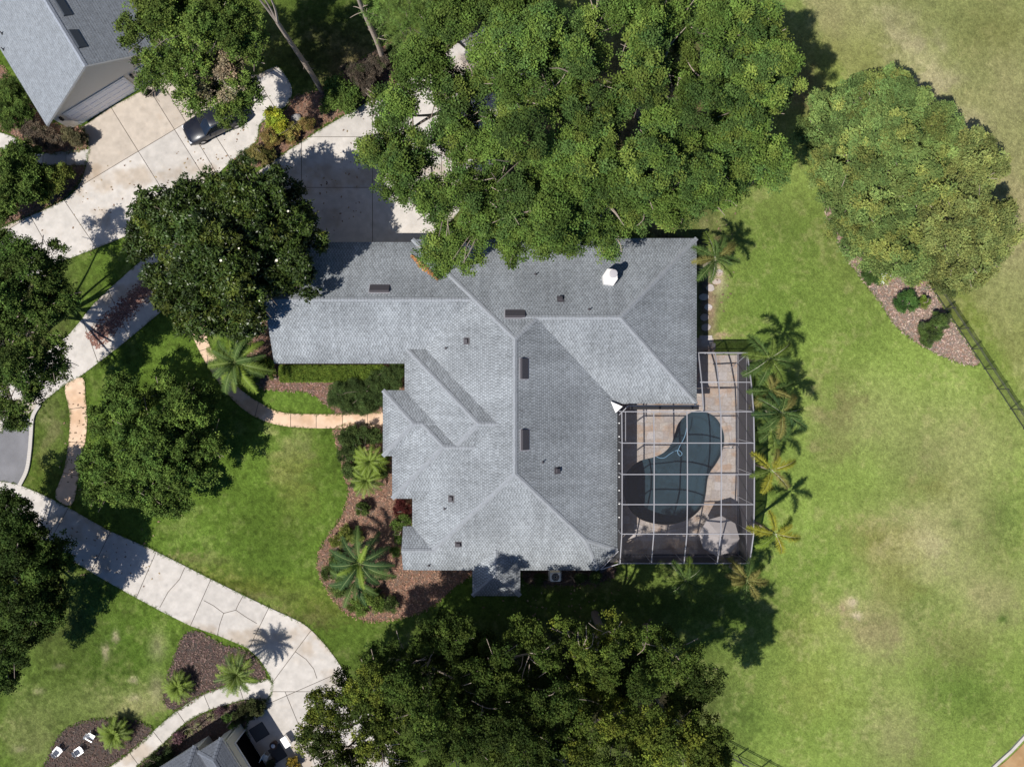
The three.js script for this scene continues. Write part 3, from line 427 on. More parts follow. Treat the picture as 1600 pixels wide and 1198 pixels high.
// ---------- neighbour's house, lower edge ----------
{
  const u = [0.53, 0.848], v = [-0.848, 0.53], he = 3.2, c = at(345, 1152, he), P = (a, b) => [c.x + u[0] * a + v[0] * b, c.z + u[1] * a + v[1] * b];
  const home = thing('grey_hip_roof_house', 'neighbouring house with dark garage opening at the bottom edge below the walkway', 'house');
  const beige = mat(0.66, 0.62, 0.52, { bumpMap: grainBump, bumpScale: 0.005, roughness: 0.95 });
  const shingleSlate = mat(0.5, 0.51, 0.55, { map: shingleGrey.map, bumpMap: shingleBump, bumpScale: 0.008, roughness: 0.95 });
  raiseRoof(home, [roofBlock([P(0, 0), P(9, 0), P(9, 2.05), P(0, 2.05)].map((p) => p), he, 0.6), roofBlock([P(-0.5, 2.09), P(9.5, 2.09), P(9.5, 12), P(-0.5, 12)], he - 0.2, 0.5)], shingleSlate, { wall: beige, cap: mat(0.5, 0.52, 0.57, { map: speckleMap, roughness: 0.95 }), gutter: whitePaint });
  // the garage front stands proud of the eaves: a beige wall, white trim, and a black panel painting the opening's shade
  const q = [[378, 1126], [382, 1139], [440, 1232]].map(([x, y]) => at(x, y)), dir = q[2].clone().sub(q[1]).normalize(), out = new V3(dir.z, 0, -dir.x), turn = Math.atan2(-dir.z, dir.x);
  const on = (name, geo, m, s, y, o) => { const w = mesh(name, geo, m, home); w.position.copy(q[1]).addScaledVector(dir, s).addScaledVector(out, o).setY(y); w.rotation.y = turn; return w; };
  on('front_wall', merged([boxAt(-0.22, 1.45, 0, 0.62, 2.9, 0.3), boxAt(2.6, 2.53, 0, 5.02, 0.75, 0.3)]), beige, 0, 0, -0.16);
  on('opening_shade', boxAt(2.6, 1.07, 0, 5.0, 2.12, 0.06), mat(0.004, 0.004, 0.005, { roughness: 1, specularIntensity: 0 }), 0, 0, -0.1);
  on('door_trim', merged([boxAt(2.6, 2.1, 0, 5.1, 0.1, 0.06), boxAt(0.06, 1.05, 0, 0.1, 2.0, 0.06)]), whitePaint, 0, 0, 0.02);
}

// ---------- pool, deck and screen enclosure ----------
const stoneMap = colTex(512, 512, (u, v) => { const a = fbm(u * 6, v * 6, 4, 6), k = 0.85 + 0.3 * (fbm(u * 30, v * 30, 2, 30) - 0.5) + 0.12 * (hash(u * 512 | 0, v * 512 | 0) - 0.5), s = sstep(0.4, 0.7, a); return [0.62 * k, mix(0.55, 0.47, s) * k, mix(0.49, 0.36, s) * k]; }, 3);
const deckMats = [[0.95, 0.9, 0.86], [1.06, 1.03, 1.02], [0.86, 0.8, 0.76], [1, 0.93, 0.85], [0.93, 0.84, 0.76]].map(([r, g, b]) => mat(r * 0.76, g * 0.81, b * 0.9, { map: stoneMap, roughness: 0.8 }));
const deck = structGroup('pool_deck');
mesh('mortar_bed', slab(deckPoly, 0, 0.035, [pool]), mat(0.33, 0.28, 0.235, { roughness: 1 }), deck);
{
  const near = (x, z) => { let best = null; for (let i = 0; i < coping.length; i++) { const a = coping[i], b = coping[(i + 1) % coping.length], dx = b[0] - a[0], dz = b[1] - a[1], t = clamp(((x - a[0]) * dx + (z - a[1]) * dz) / (dx * dx + dz * dz), 0, 1), qx = a[0] + dx * t, qz = a[1] + dz * t, d = Math.hypot(x - qx, z - qz); if (!best || d < best.d) best = { d, qx, qz, dx, dz }; } return best; };
  seed(31); let k = 0; const shared = new Map(), S = 0.66;
  const sgn = Math.sign(area(coping)), lo = at(938, 528), hi = at(1152, 880);
  for (let r = 0, z = lo.z; z < hi.z; r++, z += S) for (let x = lo.x - (r % 2) * S * 0.5; x < hi.x; x += S) {
    const wide = 1; let p = [[x, z], [x + S * wide, z], [x + S * wide, z + S], [x, z + S]].map(([a, b]) => [a, b]);
    const g = 0.008; p = [[x + g, z + g], [x + S - g, z + g], [x + S - g, z + S - g], [x + g, z + S - g]];
    const cx = x + S / 2, cz = z + S / 2, n = near(cx, cz), inC = inside(coping, cx, cz);
    if (inC && n.d > 0.45) continue;
    if (n.d < 0.6) { const L = Math.hypot(n.dx, n.dz), nx = -n.dz / L * sgn, nz = n.dx / L * sgn; p = clipHalf(p, nx, nz, nx * n.qx + nz * n.qz - 0.01); }
    if (p.length < 3 || Math.abs(area(p)) < 0.03) continue;
    const out = p.filter(([a, b]) => !inside(deckPoly, a, b)).length; if (out === p.length) continue;
    if (out) { for (let i = 0; i < deckPoly.length; i++) { /* clip against the outer rectangle only */ } p = clipHalf(p, 1, 0, at(1152, 0).x - 0.01); p = clipHalf(p, 0, 1, at(0, 868).z - 0.01); if (p.length < 3 || !inside(deckPoly, p.reduce((s, q) => s + q[0] / p.length, 0), p.reduce((s, q) => s + q[1] / p.length, 0))) continue; }
    mesh(k ? 'paver_' + String(k).padStart(3, '0') : 'paver', slab(p, 0.02, 0.05 + rnd() * 0.004), pick(deckMats), deck); k++;
  }
  // coping stones round the pool
  const n = pool.length, step = 2; let q = 0;
  for (let i = 0; i < n; i += step) {
    const idx = [...Array(step + 1).keys()].map((j) => (i + j) % n), inn = idx.map((j) => pool[j]), outer = offsetPoly(pool, 0.345), o2 = idx.map((j) => outer[j]).reverse(), inner = offsetPoly(pool, -0.03), i2 = idx.map((j) => inner[j]);
    const poly = [...i2, ...o2], c = poly.reduce((s, p) => [s[0] + p[0] / poly.length, s[1] + p[1] / poly.length], [0, 0]);
    mesh(q ? 'coping_stone_' + String(q).padStart(3, '0') : 'coping_stone', slab(poly.map((p) => [c[0] + (p[0] - c[0]) * 0.985, c[1] + (p[1] - c[1]) * 0.985]), -0.06, 0.062 + rnd() * 0.003), pick([deckMats[2], deckMats[4], deckMats[3]]), deck); q++;
  }
}
{ // pool shell with steps of depth, water sheet
  const shell = structGroup('swimming_pool'), floor = new Geo(), rings = [[0, 0.05], [0, -0.75], [-0.5, -1.1], [-1.3, -1.45]].map(([d, y]) => offsetPoly(pool, d).map(([x, z]) => new V3(x, y, z)));
  for (let k = 0; k + 1 < rings.length; k++) for (let i = 0; i < pool.length; i++) { const j = (i + 1) % pool.length; floor.quad(rings[k][i], rings[k][j], rings[k + 1][j], rings[k + 1][i]); }
  const c = at(1050, 740).setY(-1.6), last = rings[rings.length - 1]; for (let i = 0; i < last.length; i++) floor.tri(last[i], last[(i + 1) % last.length], c);
  const pebble = colTex(512, 512, (u, v) => { const k = 0.75 + 0.5 * hash(u * 256 | 0, v * 256 | 0) + 0.7 * (fbm(u * 14, v * 14, 3, 14) - 0.5); return [0.022 * k, 0.041 * k, 0.053 * k]; }, 5);
  mesh('pool_shell', floor.build(), mat(1, 1, 1, { map: pebble, roughness: 0.9 }), shell);
  const rip = greyTex(256, 256, (u, v) => fbm(u * 10, v * 10, 3, 10), 3);
  const w = mesh('water', slab(offsetPoly(pool, 0.01), -0.06, -0.06), mat(0.86, 0.95, 1, { transmission: 1, thickness: 0, roughness: 0.04, ior: 1.33, bumpMap: rip, bumpScale: 0.012 }), shell);
}
{ // floating hose of the pool cleaner
  const pts = [[1074, 665], [1070, 682], [1062, 698], [1059, 706], [1063, 712], [1066, 709], [1062, 704], [1056, 704], [1047, 709], [1038, 715], [1030, 715], [1026, 713]].map(([x, y], i) => at(x, y, -0.02 + (i === 6 ? 0.06 : 0)));
  tag(mesh('cleaner_hose', new THREE.TubeGeometry(new THREE.CatmullRomCurve3(pts), 90, 0.028, 8), mat(0.16, 0.3, 0.44, { roughness: 0.5 })), 'pale blue cleaner hose looping across the pool water', 'hose');
}
{ // aluminium screen enclosure over the pool
  const cage = thing('screen_enclosure', 'silver framed screen enclosure standing over the pool and its stone deck', 'screen enclosure');
  const X = [972, 1022, 1074, 1127, 1178.5].map((x) => at(x, 0, 3.95).x), rows = [[551, 2.4], [597, 3.3], [643, 3.85], [692, 3.98], [741, 4], [788, 3.98], [834, 3.85], [880, 2.95]].map(([y, h]) => ({ z: at(0, y, h).z, h }));
  const xl = at(1095, 0, 2.9).x, eaveX = at(965.5, 0, EV).x + 0.08, eaveE = at(1090, 0, EV).x + 0.08, Y = (i, j) => rows[j].h;
  const N = (i, j) => new V3(X[i], rows[j].h, rows[j].z), cols = (j) => j >= 2 ? [0, 1, 2, 3, 4] : [3, 4];
  const beam = (a, b, w = 0.06, h = 0.1) => mesh('beam', bar(a, b, w, h), alu, cage), thin = (a, b) => mesh('rail', bar(a, b, 0.055, 0.055), alu, cage);
  const roofScreen = mat(0.06, 0.056, 0.062, { transparent: true, opacity: 0.17, roughness: 0.9 }), wallScreen = mat(0.05, 0.045, 0.058, { transparent: true, opacity: 0.86, roughness: 0.9 });
  const pane = (a, b, c, d, m) => { const G = new Geo(); G.quad(a, b, c, d); const o = mesh('screen_panel', G.build(), m, cage); return o; };
  for (let j = 0; j < rows.length; j++) {
    const cs = cols(j);
    for (let k = 0; k + 1 < cs.length; k++) if (!(j === 2 && cs[k] < 1 && false)) beam(N(cs[k], j), N(cs[k + 1], j));
    if (j >= 2) beam(N(0, j), new V3(eaveX, EV + 0.1, rows[j].z), 0.06, 0.08); else beam(N(3, j), new V3(eaveE + (j === 0 ? 0 : 0), rows[j].h - 0.15, rows[j].z), 0.08, 0.1);
  }
  for (let j = 0; j + 1 < rows.length; j++) { const a = cols(j); for (const i of a) beam(N(i, j), N(i, j + 1), i === 4 ? 0.07 : 0.06, 0.1); for (let k = 0; k + 1 < a.length; k++) pane(N(a[k], j), N(a[k + 1], j), N(a[k + 1], j + 1), N(a[k], j + 1), roofScreen); }
  for (let j = 2; j + 1 < rows.length; j++) pane(N(0, j), N(0, j + 1), new V3(eaveX, EV + 0.1, rows[j + 1].z), new V3(eaveX, EV + 0.1, rows[j].z), roofScreen);
  { const p = (j, x) => new V3(x, rows[j].h - 0.12, rows[j].z); for (let j = 0; j < 2; j++) { beam(p(j, xl), p(j + 1, xl), 0.07, 0.09); pane(p(j, xl), N(3, j), N(3, j + 1), p(j + 1, xl), roofScreen); } beam(p(2, xl), N(3, 2), 0.08, 0.1); }
  // top-left edge against the wing of the house
  thin(new V3(X[0] + 0.6, 3.0, at(0, 634, 3).z), new V3(X[2] + 1.2, 3.0, at(0, 634, 3).z)); beam(new V3(eaveX, EV + 0.1, at(0, 648, EV).z), new V3(X[0] + 0.6, 3.0, at(0, 634, 3).z), 0.06, 0.08);
  thin(new V3(X[0] + 0.28, 3.8, rows[2].z), new V3(X[0] + 0.28, 3.8, rows[3].z));
  // side walls: uprights, chair rails and screens
  const gx = X[4], gz = rows[7].z, F = (x, z, y) => new V3(x, y, z);
  for (let j = 0; j < rows.length; j++) { beam(F(gx, rows[j].z, 0.05), N(4, j), 0.05, 0.1); if (j) { const a = rows[j - 1], b = rows[j]; for (const y of [0.35, 2.3]) thin(F(gx, a.z, y), F(gx, b.z, y)); thin(F(gx, a.z, 0.07), F(gx, b.z, 0.07)); pane(F(gx - 0.01, a.z, 0.06), F(gx - 0.01, b.z, 0.06), F(gx - 0.01, b.z, b.h), F(gx - 0.01, a.z, a.h), wallScreen); } }
  for (let i = 0; i < 5; i++) { beam(F(X[i], gz, 0.05), N(i, 7), 0.1, 0.05); if (i) { for (const y of [0.07, 0.9]) thin(F(X[i - 1], gz, y), F(X[i], gz, y)); pane(F(X[i - 1], gz - 0.01, 0.06), F(X[i], gz - 0.01, 0.06), F(X[i], gz - 0.01, 2.95), F(X[i - 1], gz - 0.01, 2.95), wallScreen); } }
  { const z = rows[0].z; for (const x of [xl, X[3]]) beam(F(x, z, 0.05), F(x, z, 2.35), 0.08, 0.05); pane(F(xl, z, 0.06), F(gx, z, 0.06), F(gx, z, 2.4), F(xl, z, 2.35), wallScreen); thin(F(xl, z, 0.9), F(gx, z, 0.9)); thin(F(gx, rows[0].z + 0.1, 2.4), F(X[3] + 1.0, rows[0].z + 1.2, 2.85)); }
  beam(new V3(at(965, 0, EV).x + 0.05, EV + 0.1, at(0, 860, EV).z), new V3(at(936, 0, EV).x + 0.1, EV + 0.1, at(0, 889, EV).z), 0.07, 0.09); beam(new V3(at(936, 0, EV).x + 0.15, EV + 0.1, at(0, 889, EV).z), N(0, 7), 0.07, 0.09);
  // small white gutter brackets beside the eaves
  for (let k = 0; k < 9; k++) mesh('bracket', boxAt(eaveX + 0.02, EV + 0.02, mix(rows[2].z + 0.9, rows[6].z, k / 8), 0.09, 0.06, 0.09, 0.01), whitePaint, cage);
}
{ // patio umbrella
  const c = at(1125, 838, 2.45), um = thing('patio_umbrella', 'grey octagonal patio umbrella open on the deck beside the pool', 'umbrella', c.clone().setY(0.05));
  const R = 1.52, cloth = mat(0.41, 0.375, 0.37, { roughness: 0.9, transmission: 0.12 }), rot = 0.12, V = (k, r, y) => { const a = rot + k * Math.PI / 4; return new V3(Math.cos(a) * r, y, Math.sin(a) * r); };
  for (let k = 0; k < 8; k++) { const G = new Geo(), tip = new V3(0, 2.82, 0), m1 = V(k, R * .5, 2.6), m2 = V(k + 1, R * .5, 2.6); G.tri(tip, m2, m1); G.quad(m1, m2, V(k + 1, R, 2.28), V(k, R, 2.28)); G.quad(V(k, R, 2.28), V(k + 1, R, 2.28), V(k + 1, R, 2.14), V(k, R, 2.14)); mesh('canopy_panel', G.build(), cloth, um); mesh('rib', bar(V(k, 0.05, 2.76), V(k, R - .02, 2.255), 0.02, 0.02), darkMetal, um); }
  const pole = new THREE.CylinderGeometry(0.025, 0.025, 2.8, 12); pole.translate(0, 1.4, 0); mesh('pole', pole, darkMetal, um);
  const fin = new THREE.SphereGeometry(0.05, 12, 8); fin.translate(0, 2.87, 0); mesh('finial', fin, darkMetal, um);
  mesh('base', new THREE.LatheGeometry([[0, 0], [0.32, 0], [0.32, 0.06], [0.1, 0.12], [0.04, 0.3], [0, 0.3]].map(([a, b]) => new V2(a, b)), 24), darkMetal, um);
}
{ // white pool ladder rail ends / skimmer stub on the deck
  const l = thing('pool_handrail', 'small white handrail on the deck at the right pool edge', 'handrail', at(1139, 699, 0.06));
  mesh('rail', new THREE.TubeGeometry(new THREE.CatmullRomCurve3([new V3(-.55, 0, 0), new V3(-.5, .5, 0), new V3(0, .62, 0), new V3(.2, .5, 0), new V3(.22, 0, 0)]), 30, 0.03, 8), alu, l);
  mesh('foot', boxAt(0.22, 0.02, 0, 0.16, 0.04, 0.12, 0.01), whitePaint, l);
}
{ // stepping stones between the house and lawn
  const root = structGroup('side_yard_path'); seed(5);
  for (const [x, y, w, h] of [[1103, 533, 1.0, .9], [1095, 541, .6, .5], [1112, 541, .6, .5], [1103, 512, .8, .6], [1101, 495, .7, .6], [1107, 480, .7, .55], [1100, 464, .75, .6], [1110, 450, .7, .6], [1120, 440, .7, .5], [1124, 426, .6, .55]]) { const p = at(x, y), n = 9, poly = []; const sq = y > 525; for (let k = 0; k < (sq ? 4 : n); k++) { const a = (k + 0.5) / (sq ? 4 : n) * 6.283, r = sq ? 0.7 : rr(.42, .55); poly.push([p.x + Math.cos(a) * w * r, p.z + Math.sin(a) * h * r]); } mesh('stepping_stone', slab(poly, 0, 0.04), pick(deckMats), root); }
}
{ // air conditioner behind the house
  const a = thing('air_conditioner', 'white outdoor air conditioner under the eaves beside the back bed', 'air conditioner', at(867, 897).setY(0.03));
  mesh('housing', boxAt(0, 0.4, 0, 0.8, 0.8, 0.72, 0.06), whitePaint, a); const f = new THREE.CylinderGeometry(0.3, 0.3, 0.02, 28); f.translate(0, 0.815, 0); mesh('fan_opening', f, darkMetal, a);
  for (const r of [0.1, 0.2, 0.3]) { const t = new THREE.TorusGeometry(r, 0.012, 6, 24); t.rotateX(Math.PI / 2); t.translate(0, 0.83, 0); mesh('grille_ring', t, offWhite, a); }
  mesh('concrete_pad', boxAt(0, 0.02, 0, 1.05, 0.06, 0.95, 0.01), concrete[0], a);
}
// ---------- black railing fence along the back boundary ----------
function fence(label, a, b, postGap) {
  const f = thing('railing_fence', label, 'fence'), L = a.distanceTo(b), dir = b.clone().sub(a).normalize(), n = Math.round(L / postGap), iron = mat(0.035, 0.035, 0.038, { roughness: 0.5 });
  for (let i = 0; i <= n; i++) { const p = a.clone().lerp(b, i / n); mesh('post', boxAt(p.x, 0.66, p.z, 0.07, 1.32, 0.07), iron, f); mesh('post_cap', boxAt(p.x, 1.34, p.z, 0.1, 0.05, 0.1, 0.01), iron, f); }
  for (let i = 0; i < n; i++) { const p = a.clone().lerp(b, i / n), q = a.clone().lerp(b, (i + 1) / n); for (const y of [0.15, 1.05, 1.22]) mesh('rail', bar(p.clone().setY(y), q.clone().setY(y), 0.035, 0.04), iron, f); }
  const m = Math.round(L / 0.115), pk = [];
  const pg = new THREE.CylinderGeometry(0.009, 0.009, 1.2, 5); const o = new THREE.InstancedMesh(pg, iron, m); o.name = 'pickets'; o.userData.kind = 'stuff';
  for (let i = 0; i < m; i++) { const p = a.clone().lerp(b, (i + .5) / m); M4.makeTranslation(p.x, 0.65, p.z); o.setMatrixAt(i, M4); } f.add(o);
}
fence('black railing fence running diagonally past the right-hand mulch bed', at(1457, 452), at(1640, 732), 1.8);
fence('short black railing fence at the bottom edge beside the lower trees', at(1118, 1163), at(1260, 1236), 1.8);

// ---------- foliage ----------
function leafGeo(n, spread, L, Wd, up = 0.5, s = 1) { // a sprig: pointed leaves round a twig, two faces each
  seed(s); const G = new Geo();
  for (let i = 0; i < n; i++) {
    const a = rnd() * 6.283, e = Math.asin(rr(-0.3, 1)), r = spread * Math.sqrt(rnd()), c = new V3(Math.cos(a) * Math.cos(e) * r, Math.sin(e) * r * 0.7, Math.sin(a) * Math.cos(e) * r);
    const d = new V3(Math.cos(a + rr(-1, 1)), rr(-0.5, 0.6), Math.sin(a + rr(-1, 1))).normalize(), nrm = new V3(rr(-1, 1), rr(up, up + 1.2), rr(-1, 1)).normalize(), w = new V3().crossVectors(d, nrm).normalize(), k = rr(.7, 1.2), l = L * k, ww = Wd * k;
    const A = c.clone().addScaledVector(d, -l / 2), B = c.clone().addScaledVector(w, ww / 2), C = c.clone().addScaledVector(d, l / 2), D = c.clone().addScaledVector(w, -ww / 2);
    G.tri(A, B, C); G.tri(A, C, D);
  }
  const g = G.build(); g.deleteAttribute('normal'); g.deleteAttribute('uv'); return g;
}
const leafMat = (o = {}) => mat(1, 1, 1, { roughness: 0.75, transmission: 0, specularIntensity: 0.2, ...o });
const LM = leafMat(), LGLOSS = leafMat({ roughness: 0.4, specularIntensity: 0.6 }), LDULL = leafMat({ roughness: 0.75 });
const SPR = { oak: leafGeo(30, 0.35, 0.14, 0.09, 0.3, 3), fine: leafGeo(24, 0.3, 0.14, 0.085, 0.3, 5), magnolia: leafGeo(14, 0.36, 0.25, 0.115, 0.1, 7), shrub: leafGeo(16, 0.16, 0.09, 0.05, 0.2, 9), dense: leafGeo(18, 0.3, 0.15, 0.1, 0.4, 11), needle: leafGeo(26, 0.3, 0.3, 0.02, 0.1, 13) };
// crown of leaf clumps over ellipsoid lobes; lobes are [x, y, z, r, squash, leafiness] in metres
function crown(root, lobes, o) {
  const origin = root.position, list = [], puffs = [];
  for (const [cx, cy, cz, R, sq = 0.75, leafy = 1] of lobes) {  // each lobe is a cluster of rounded boughs with gaps between
    const pr0 = Math.min(o.puffR ?? 1.05, R * 0.62), n = Math.max(3, Math.round((o.puffs ?? 2.3) * (R / pr0) ** 2 * leafy * 0.62)), own = [];
    for (let i = 0; i < n; i++) {
      let best = null;
      for (let k = 0; k < 5; k++) { const y = rr(o.yLow ?? -0.2, 1), a = rnd() * 6.283, s = Math.sqrt(1 - y * y), f = rr(0.5, 1), p = [cx + Math.cos(a) * s * (R - pr0 * .6) * f, cy + y * R * sq * f * 0.85 + rr(-1, 1) * (o.tall ?? .35) * pr0, cz + Math.sin(a) * s * (R - pr0 * .6) * f, pr0 * rr(0.45, 1.22)], d = Math.min(9, ...own.map((q) => Math.hypot(p[0] - q[0], p[1] - q[1], p[2] - q[2]))); if (!best || d > best.d) best = { p, d }; }
      own.push(best.p);
    }
    puffs.push(...own.map((p) => [...p, leafy]));
  }
  for (let pi = 0; pi < puffs.length; pi++) {
    const [cx, cy, cz, R] = puffs[pi], nC = Math.round((o.clumps ?? 1.1) * 2.6 * Math.PI * R * R / Math.pow(o.clumpR / 0.6, 2)), pt = rr(0.68, 1.3), pb = rnd();
    for (let i = 0; i < nC; i++) {
      const y = rr(-0.35, 1), a = rnd() * 6.283, s = Math.sqrt(1 - y * y), f = rr(0.6, 1.06), p = new V3(cx + Math.cos(a) * s * R * f, cy + y * R * 0.8 * f, cz + Math.sin(a) * s * R * f);
      if (p.y < 0.1) p.y = 0.1 + rnd() * 0.2;
      let deep = false; for (let k = 0; k < puffs.length; k++) if (k !== pi) { const q = puffs[k]; if (Math.hypot(p.x - q[0], (p.y - q[1]) * 1.25, p.z - q[2]) < q[3] * 0.6) { deep = true; break; } }
      if (deep) continue;
      const tone = pt * rr(0.72, 1.28), cr = o.clumpR * rr(0.7, 1.3), m = Math.round(o.perClump * rr(0.6, 1.3)), base = o.cols[Math.floor(Math.pow((rnd() + pb) / 2, 1.2) * o.cols.length)];
      for (let j = 0; j < m; j++) {
        const b = rnd() * 6.283, q = Math.sqrt(rnd()) * cr, hh = rr(-0.5, 0.75) * cr * Math.sqrt(1 - Math.min(1, (q / cr) ** 2) * 0.8);
        list.push([p.x + Math.cos(b) * q, Math.max(0.06, p.y + hh * 0.8), p.z + Math.sin(b) * q, tone * rr(0.75, 1.25), base]);
      }
    }
  }
  const mesh_ = new THREE.InstancedMesh(o.leaf, o.mat, list.length); mesh_.name = o.name ?? 'crown'; mesh_.castShadow = mesh_.receiveShadow = true;
  list.forEach(([x, y, z, k, c], i) => { const s = (o.scale ?? 1) * rr(0.75, 1.25); M4.compose(new V3(x - origin.x, y - origin.y, z - origin.z), Q.setFromEuler(EU.set(rr(-.7, .7), rr(0, 6.28), rr(-.7, .7))), new V3(s, s, s)); mesh_.setMatrixAt(i, M4); mesh_.setColorAt(i, CO.setRGB(c[0] * k * rr(.9, 1.1), c[1] * k, c[2] * k)); });
  mesh_.userData.kind = 'stuff'; root.add(mesh_); leafCount += list.length; return mesh_;
}
let leafCount = 0;
// lobes in photo pixels: [px, py, radius px, height m, squash, leafiness]
const toLobes = (list) => list.map(([x, y, r, h, sq, lf]) => { const p = at(x, y, h); return [p.x, h, p.z, r / PXM * (EYE - h) / EYE, sq ?? 0.75, lf ?? 1]; });
function tree(name, label, category, o) {
  const L = toLobes(o.lobes), g = o.base ? at(...o.base) : new V3(L.reduce((s, l) => s + l[0] / L.length, 0), 0, L.reduce((s, l) => s + l[2] / L.length, 0));
  const t = thing(name, label, category, g, 0, o.group); seed(o.seed ?? Math.round(g.x * 31 + g.z * 17 + 500));
  const bm = o.bark ?? bark, low = Math.min(...L.map((l) => l[1] - l[3] * l[4])), fork = clamp(low * 0.8, 1, 4.5), r0 = o.trunk ?? 0.28, loc = (l, k = 1) => new V3((l[0] - g.x) * k, l[1], (l[2] - g.z) * k);
  mesh('trunk', limb([new V3(0, -0.1, 0), new V3(rr(-.1, .1), fork * 0.5, rr(-.1, .1)), new V3(rr(-.15, .15), fork, rr(-.15, .15)), new V3(rr(-.3, .3), fork * 1.3, rr(-.3, .3))], r0 * 1.25, r0 * 0.6, 9, 0.15), bm, t);
  for (const l of L) {
    const e = loc(l), s = new V3(0, fork * rr(.6, 1.1), 0), m = s.clone().lerp(e, 0.5).add(new V3(rr(-.4, .4), rr(-.2, .6), rr(-.4, .4)));
    const parts = [limb([s, m, e], r0 * 0.45, r0 * 0.16, 6)];
    for (let k = 0; k < (o.twigs ?? 5); k++) { const y = rr(-0.1, 1), a = rnd() * 6.283, q = Math.sqrt(1 - y * y), f = rr(0.75, o.twigOut ?? 1.0), tip = e.clone().add(new V3(Math.cos(a) * q * l[3] * f, y * l[3] * l[4] * f, Math.sin(a) * q * l[3] * f)), st = m.clone().lerp(e, rr(.4, 1)); parts.push(limb([st, st.clone().lerp(tip, 0.55).add(new V3(rr(-.25, .25), rr(-.1, .3), rr(-.25, .25))), tip], r0 * (o.twigR ?? 0.16), 0.018, 5)); }
    mesh('limb', merged(parts), o.limbMat ?? bm, t);
  }
  crown(t, L, o); return t;
}
const OAKC = [[0.075, 0.125, 0.025], [0.091, 0.142, 0.027], [0.063, 0.109, 0.027], [0.114, 0.157, 0.031]];
const oak = { group: 'mature oaks of the grove behind the house', leaf: SPR.oak, mat: LM, clumpR: 0.42, perClump: 9, clumps: .85, puffR: 1.45, puffs: 1.9, tall: .85, cols: OAKC, limbMat: paleBark, twigOut: 1.2, twigs: 7, twigR: .2 };
tree('oak_tree', 'loose-leaved oak overhanging the pale concrete parking area', 'tree', { ...oak, base: [735, 190], trunk: .3, twigs: 9, lobes: [[612, 180, 48, 9, .6, .62], [598, 235, 34, 8, .6, .7], [690, 140, 55, 10, .6, .4], [640, 245, 42, 8.5, .6, .75], [715, 205, 45, 9.5, .6, .42], [665, 95, 42, 10, .6, .55], [740, 130, 40, 10, .6, .6]] });
tree('oak_tree', 'oak whose lower branches hang over the grey roof valley', 'tree', { ...oak, base: [745, 330], lobes: [[690, 320, 62, 9, .7], [745, 375, 55, 8.5, .7], [650, 292, 50, 9, .7, .9], [735, 275, 60, 10.5, .7], [690, 385, 34, 7, .7], [790, 310, 50, 10.5, .8]] });
tree('oak_tree', 'broad oak standing directly above the middle of the north eaves', 'tree', { ...oak, base: [840, 325], lobes: [[830, 330, 66, 10, .7], [885, 270, 60, 11, .7], [815, 235, 60, 11.5, .7], [860, 382, 34, 8, .7], [805, 385, 30, 7.5, .7], [880, 340, 45, 9.5, .7]] });
tree('oak_tree', 'oak beyond the roof between the chimney and the green side lawn', 'tree', { ...oak, base: [955, 320], lobes: [[945, 320, 58, 9.5, .75], [990, 270, 60, 11, .75], [935, 245, 50, 11.5, .75], [1010, 330, 38, 8.5, .75], [958, 370, 30, 7.5, .75], [905, 375, 30, 7.5, .75], [1050, 325, 34, 8, .7, .8]] });
tree('oak_tree', 'oak with lowest boughs over the corner of the bright side lawn', 'tree', { ...oak, base: [1070, 300], lobes: [[1085, 265, 66, 10, .75], [1115, 315, 42, 8.5, .75], [1035, 235, 55, 11, .75], [1190, 250, 46, 9, .75], [1150, 225, 50, 10, .75], [1075, 325, 40, 8.5, .75], [1140, 290, 42, 9, .75]] });
tree('oak_tree', 'rightmost tall oak beside the dark shadow on the dry field', 'tree', { ...oak, base: [1120, 190], lobes: [[1172, 115, 58, 11, .8], [1175, 55, 46, 11, .8], [1150, 175, 50, 11, .8], [1105, 130, 50, 12, .8], [1120, 40, 50, 12, .8], [1195, 160, 36, 10, .8]] });
tree('oak_tree', 'oak near the upper edge left of the rightmost oak', 'tree', { ...oak, base: [1000, 180], lobes: [[1030, 100, 62, 12, .8], [1000, 35, 56, 12, .8], [1060, 170, 52, 12, .8], [1060, 30, 46, 12, .8], [985, 150, 44, 12.5, .8]] });
tree('oak_tree', 'oak in the middle of the grove at the upper edge', 'tree', { ...oak, base: [890, 190], lobes: [[900, 115, 62, 12.5, .8], [860, 55, 54, 12.5, .8], [935, 190, 54, 12, .8], [935, 30, 52, 12, .8], [860, 170, 50, 12.5, .8]] });
tree('oak_tree', 'leftmost dense oak of the grove at the upper edge', 'tree', { ...oak, base: [790, 150], lobes: [[775, 75, 58, 11.5, .8], [735, 30, 52, 11.5, .8], [805, 145, 52, 11.5, .8], [790, 5, 48, 12, .8], [690, 40, 46, 11, .7], [770, 210, 42, 10.5, .7, .8]] });
tree('pine_tree', 'pale green pine top beside the driveway at the upper edge', 'tree', { leaf: SPR.needle, mat: LDULL, clumpR: 0.4, perClump: 7, clumps: .6, puffR: .8, cols: [[0.1, 0.165, 0.035], [0.13, 0.19, 0.05]], base: [655, 95], trunk: .18, lobes: [[635, 40, 42, 8, .8, .8], [600, 20, 32, 8, .8, .6], [650, 85, 30, 6, .8, .8], [640, 0, 40, 9, .8, .8]] });
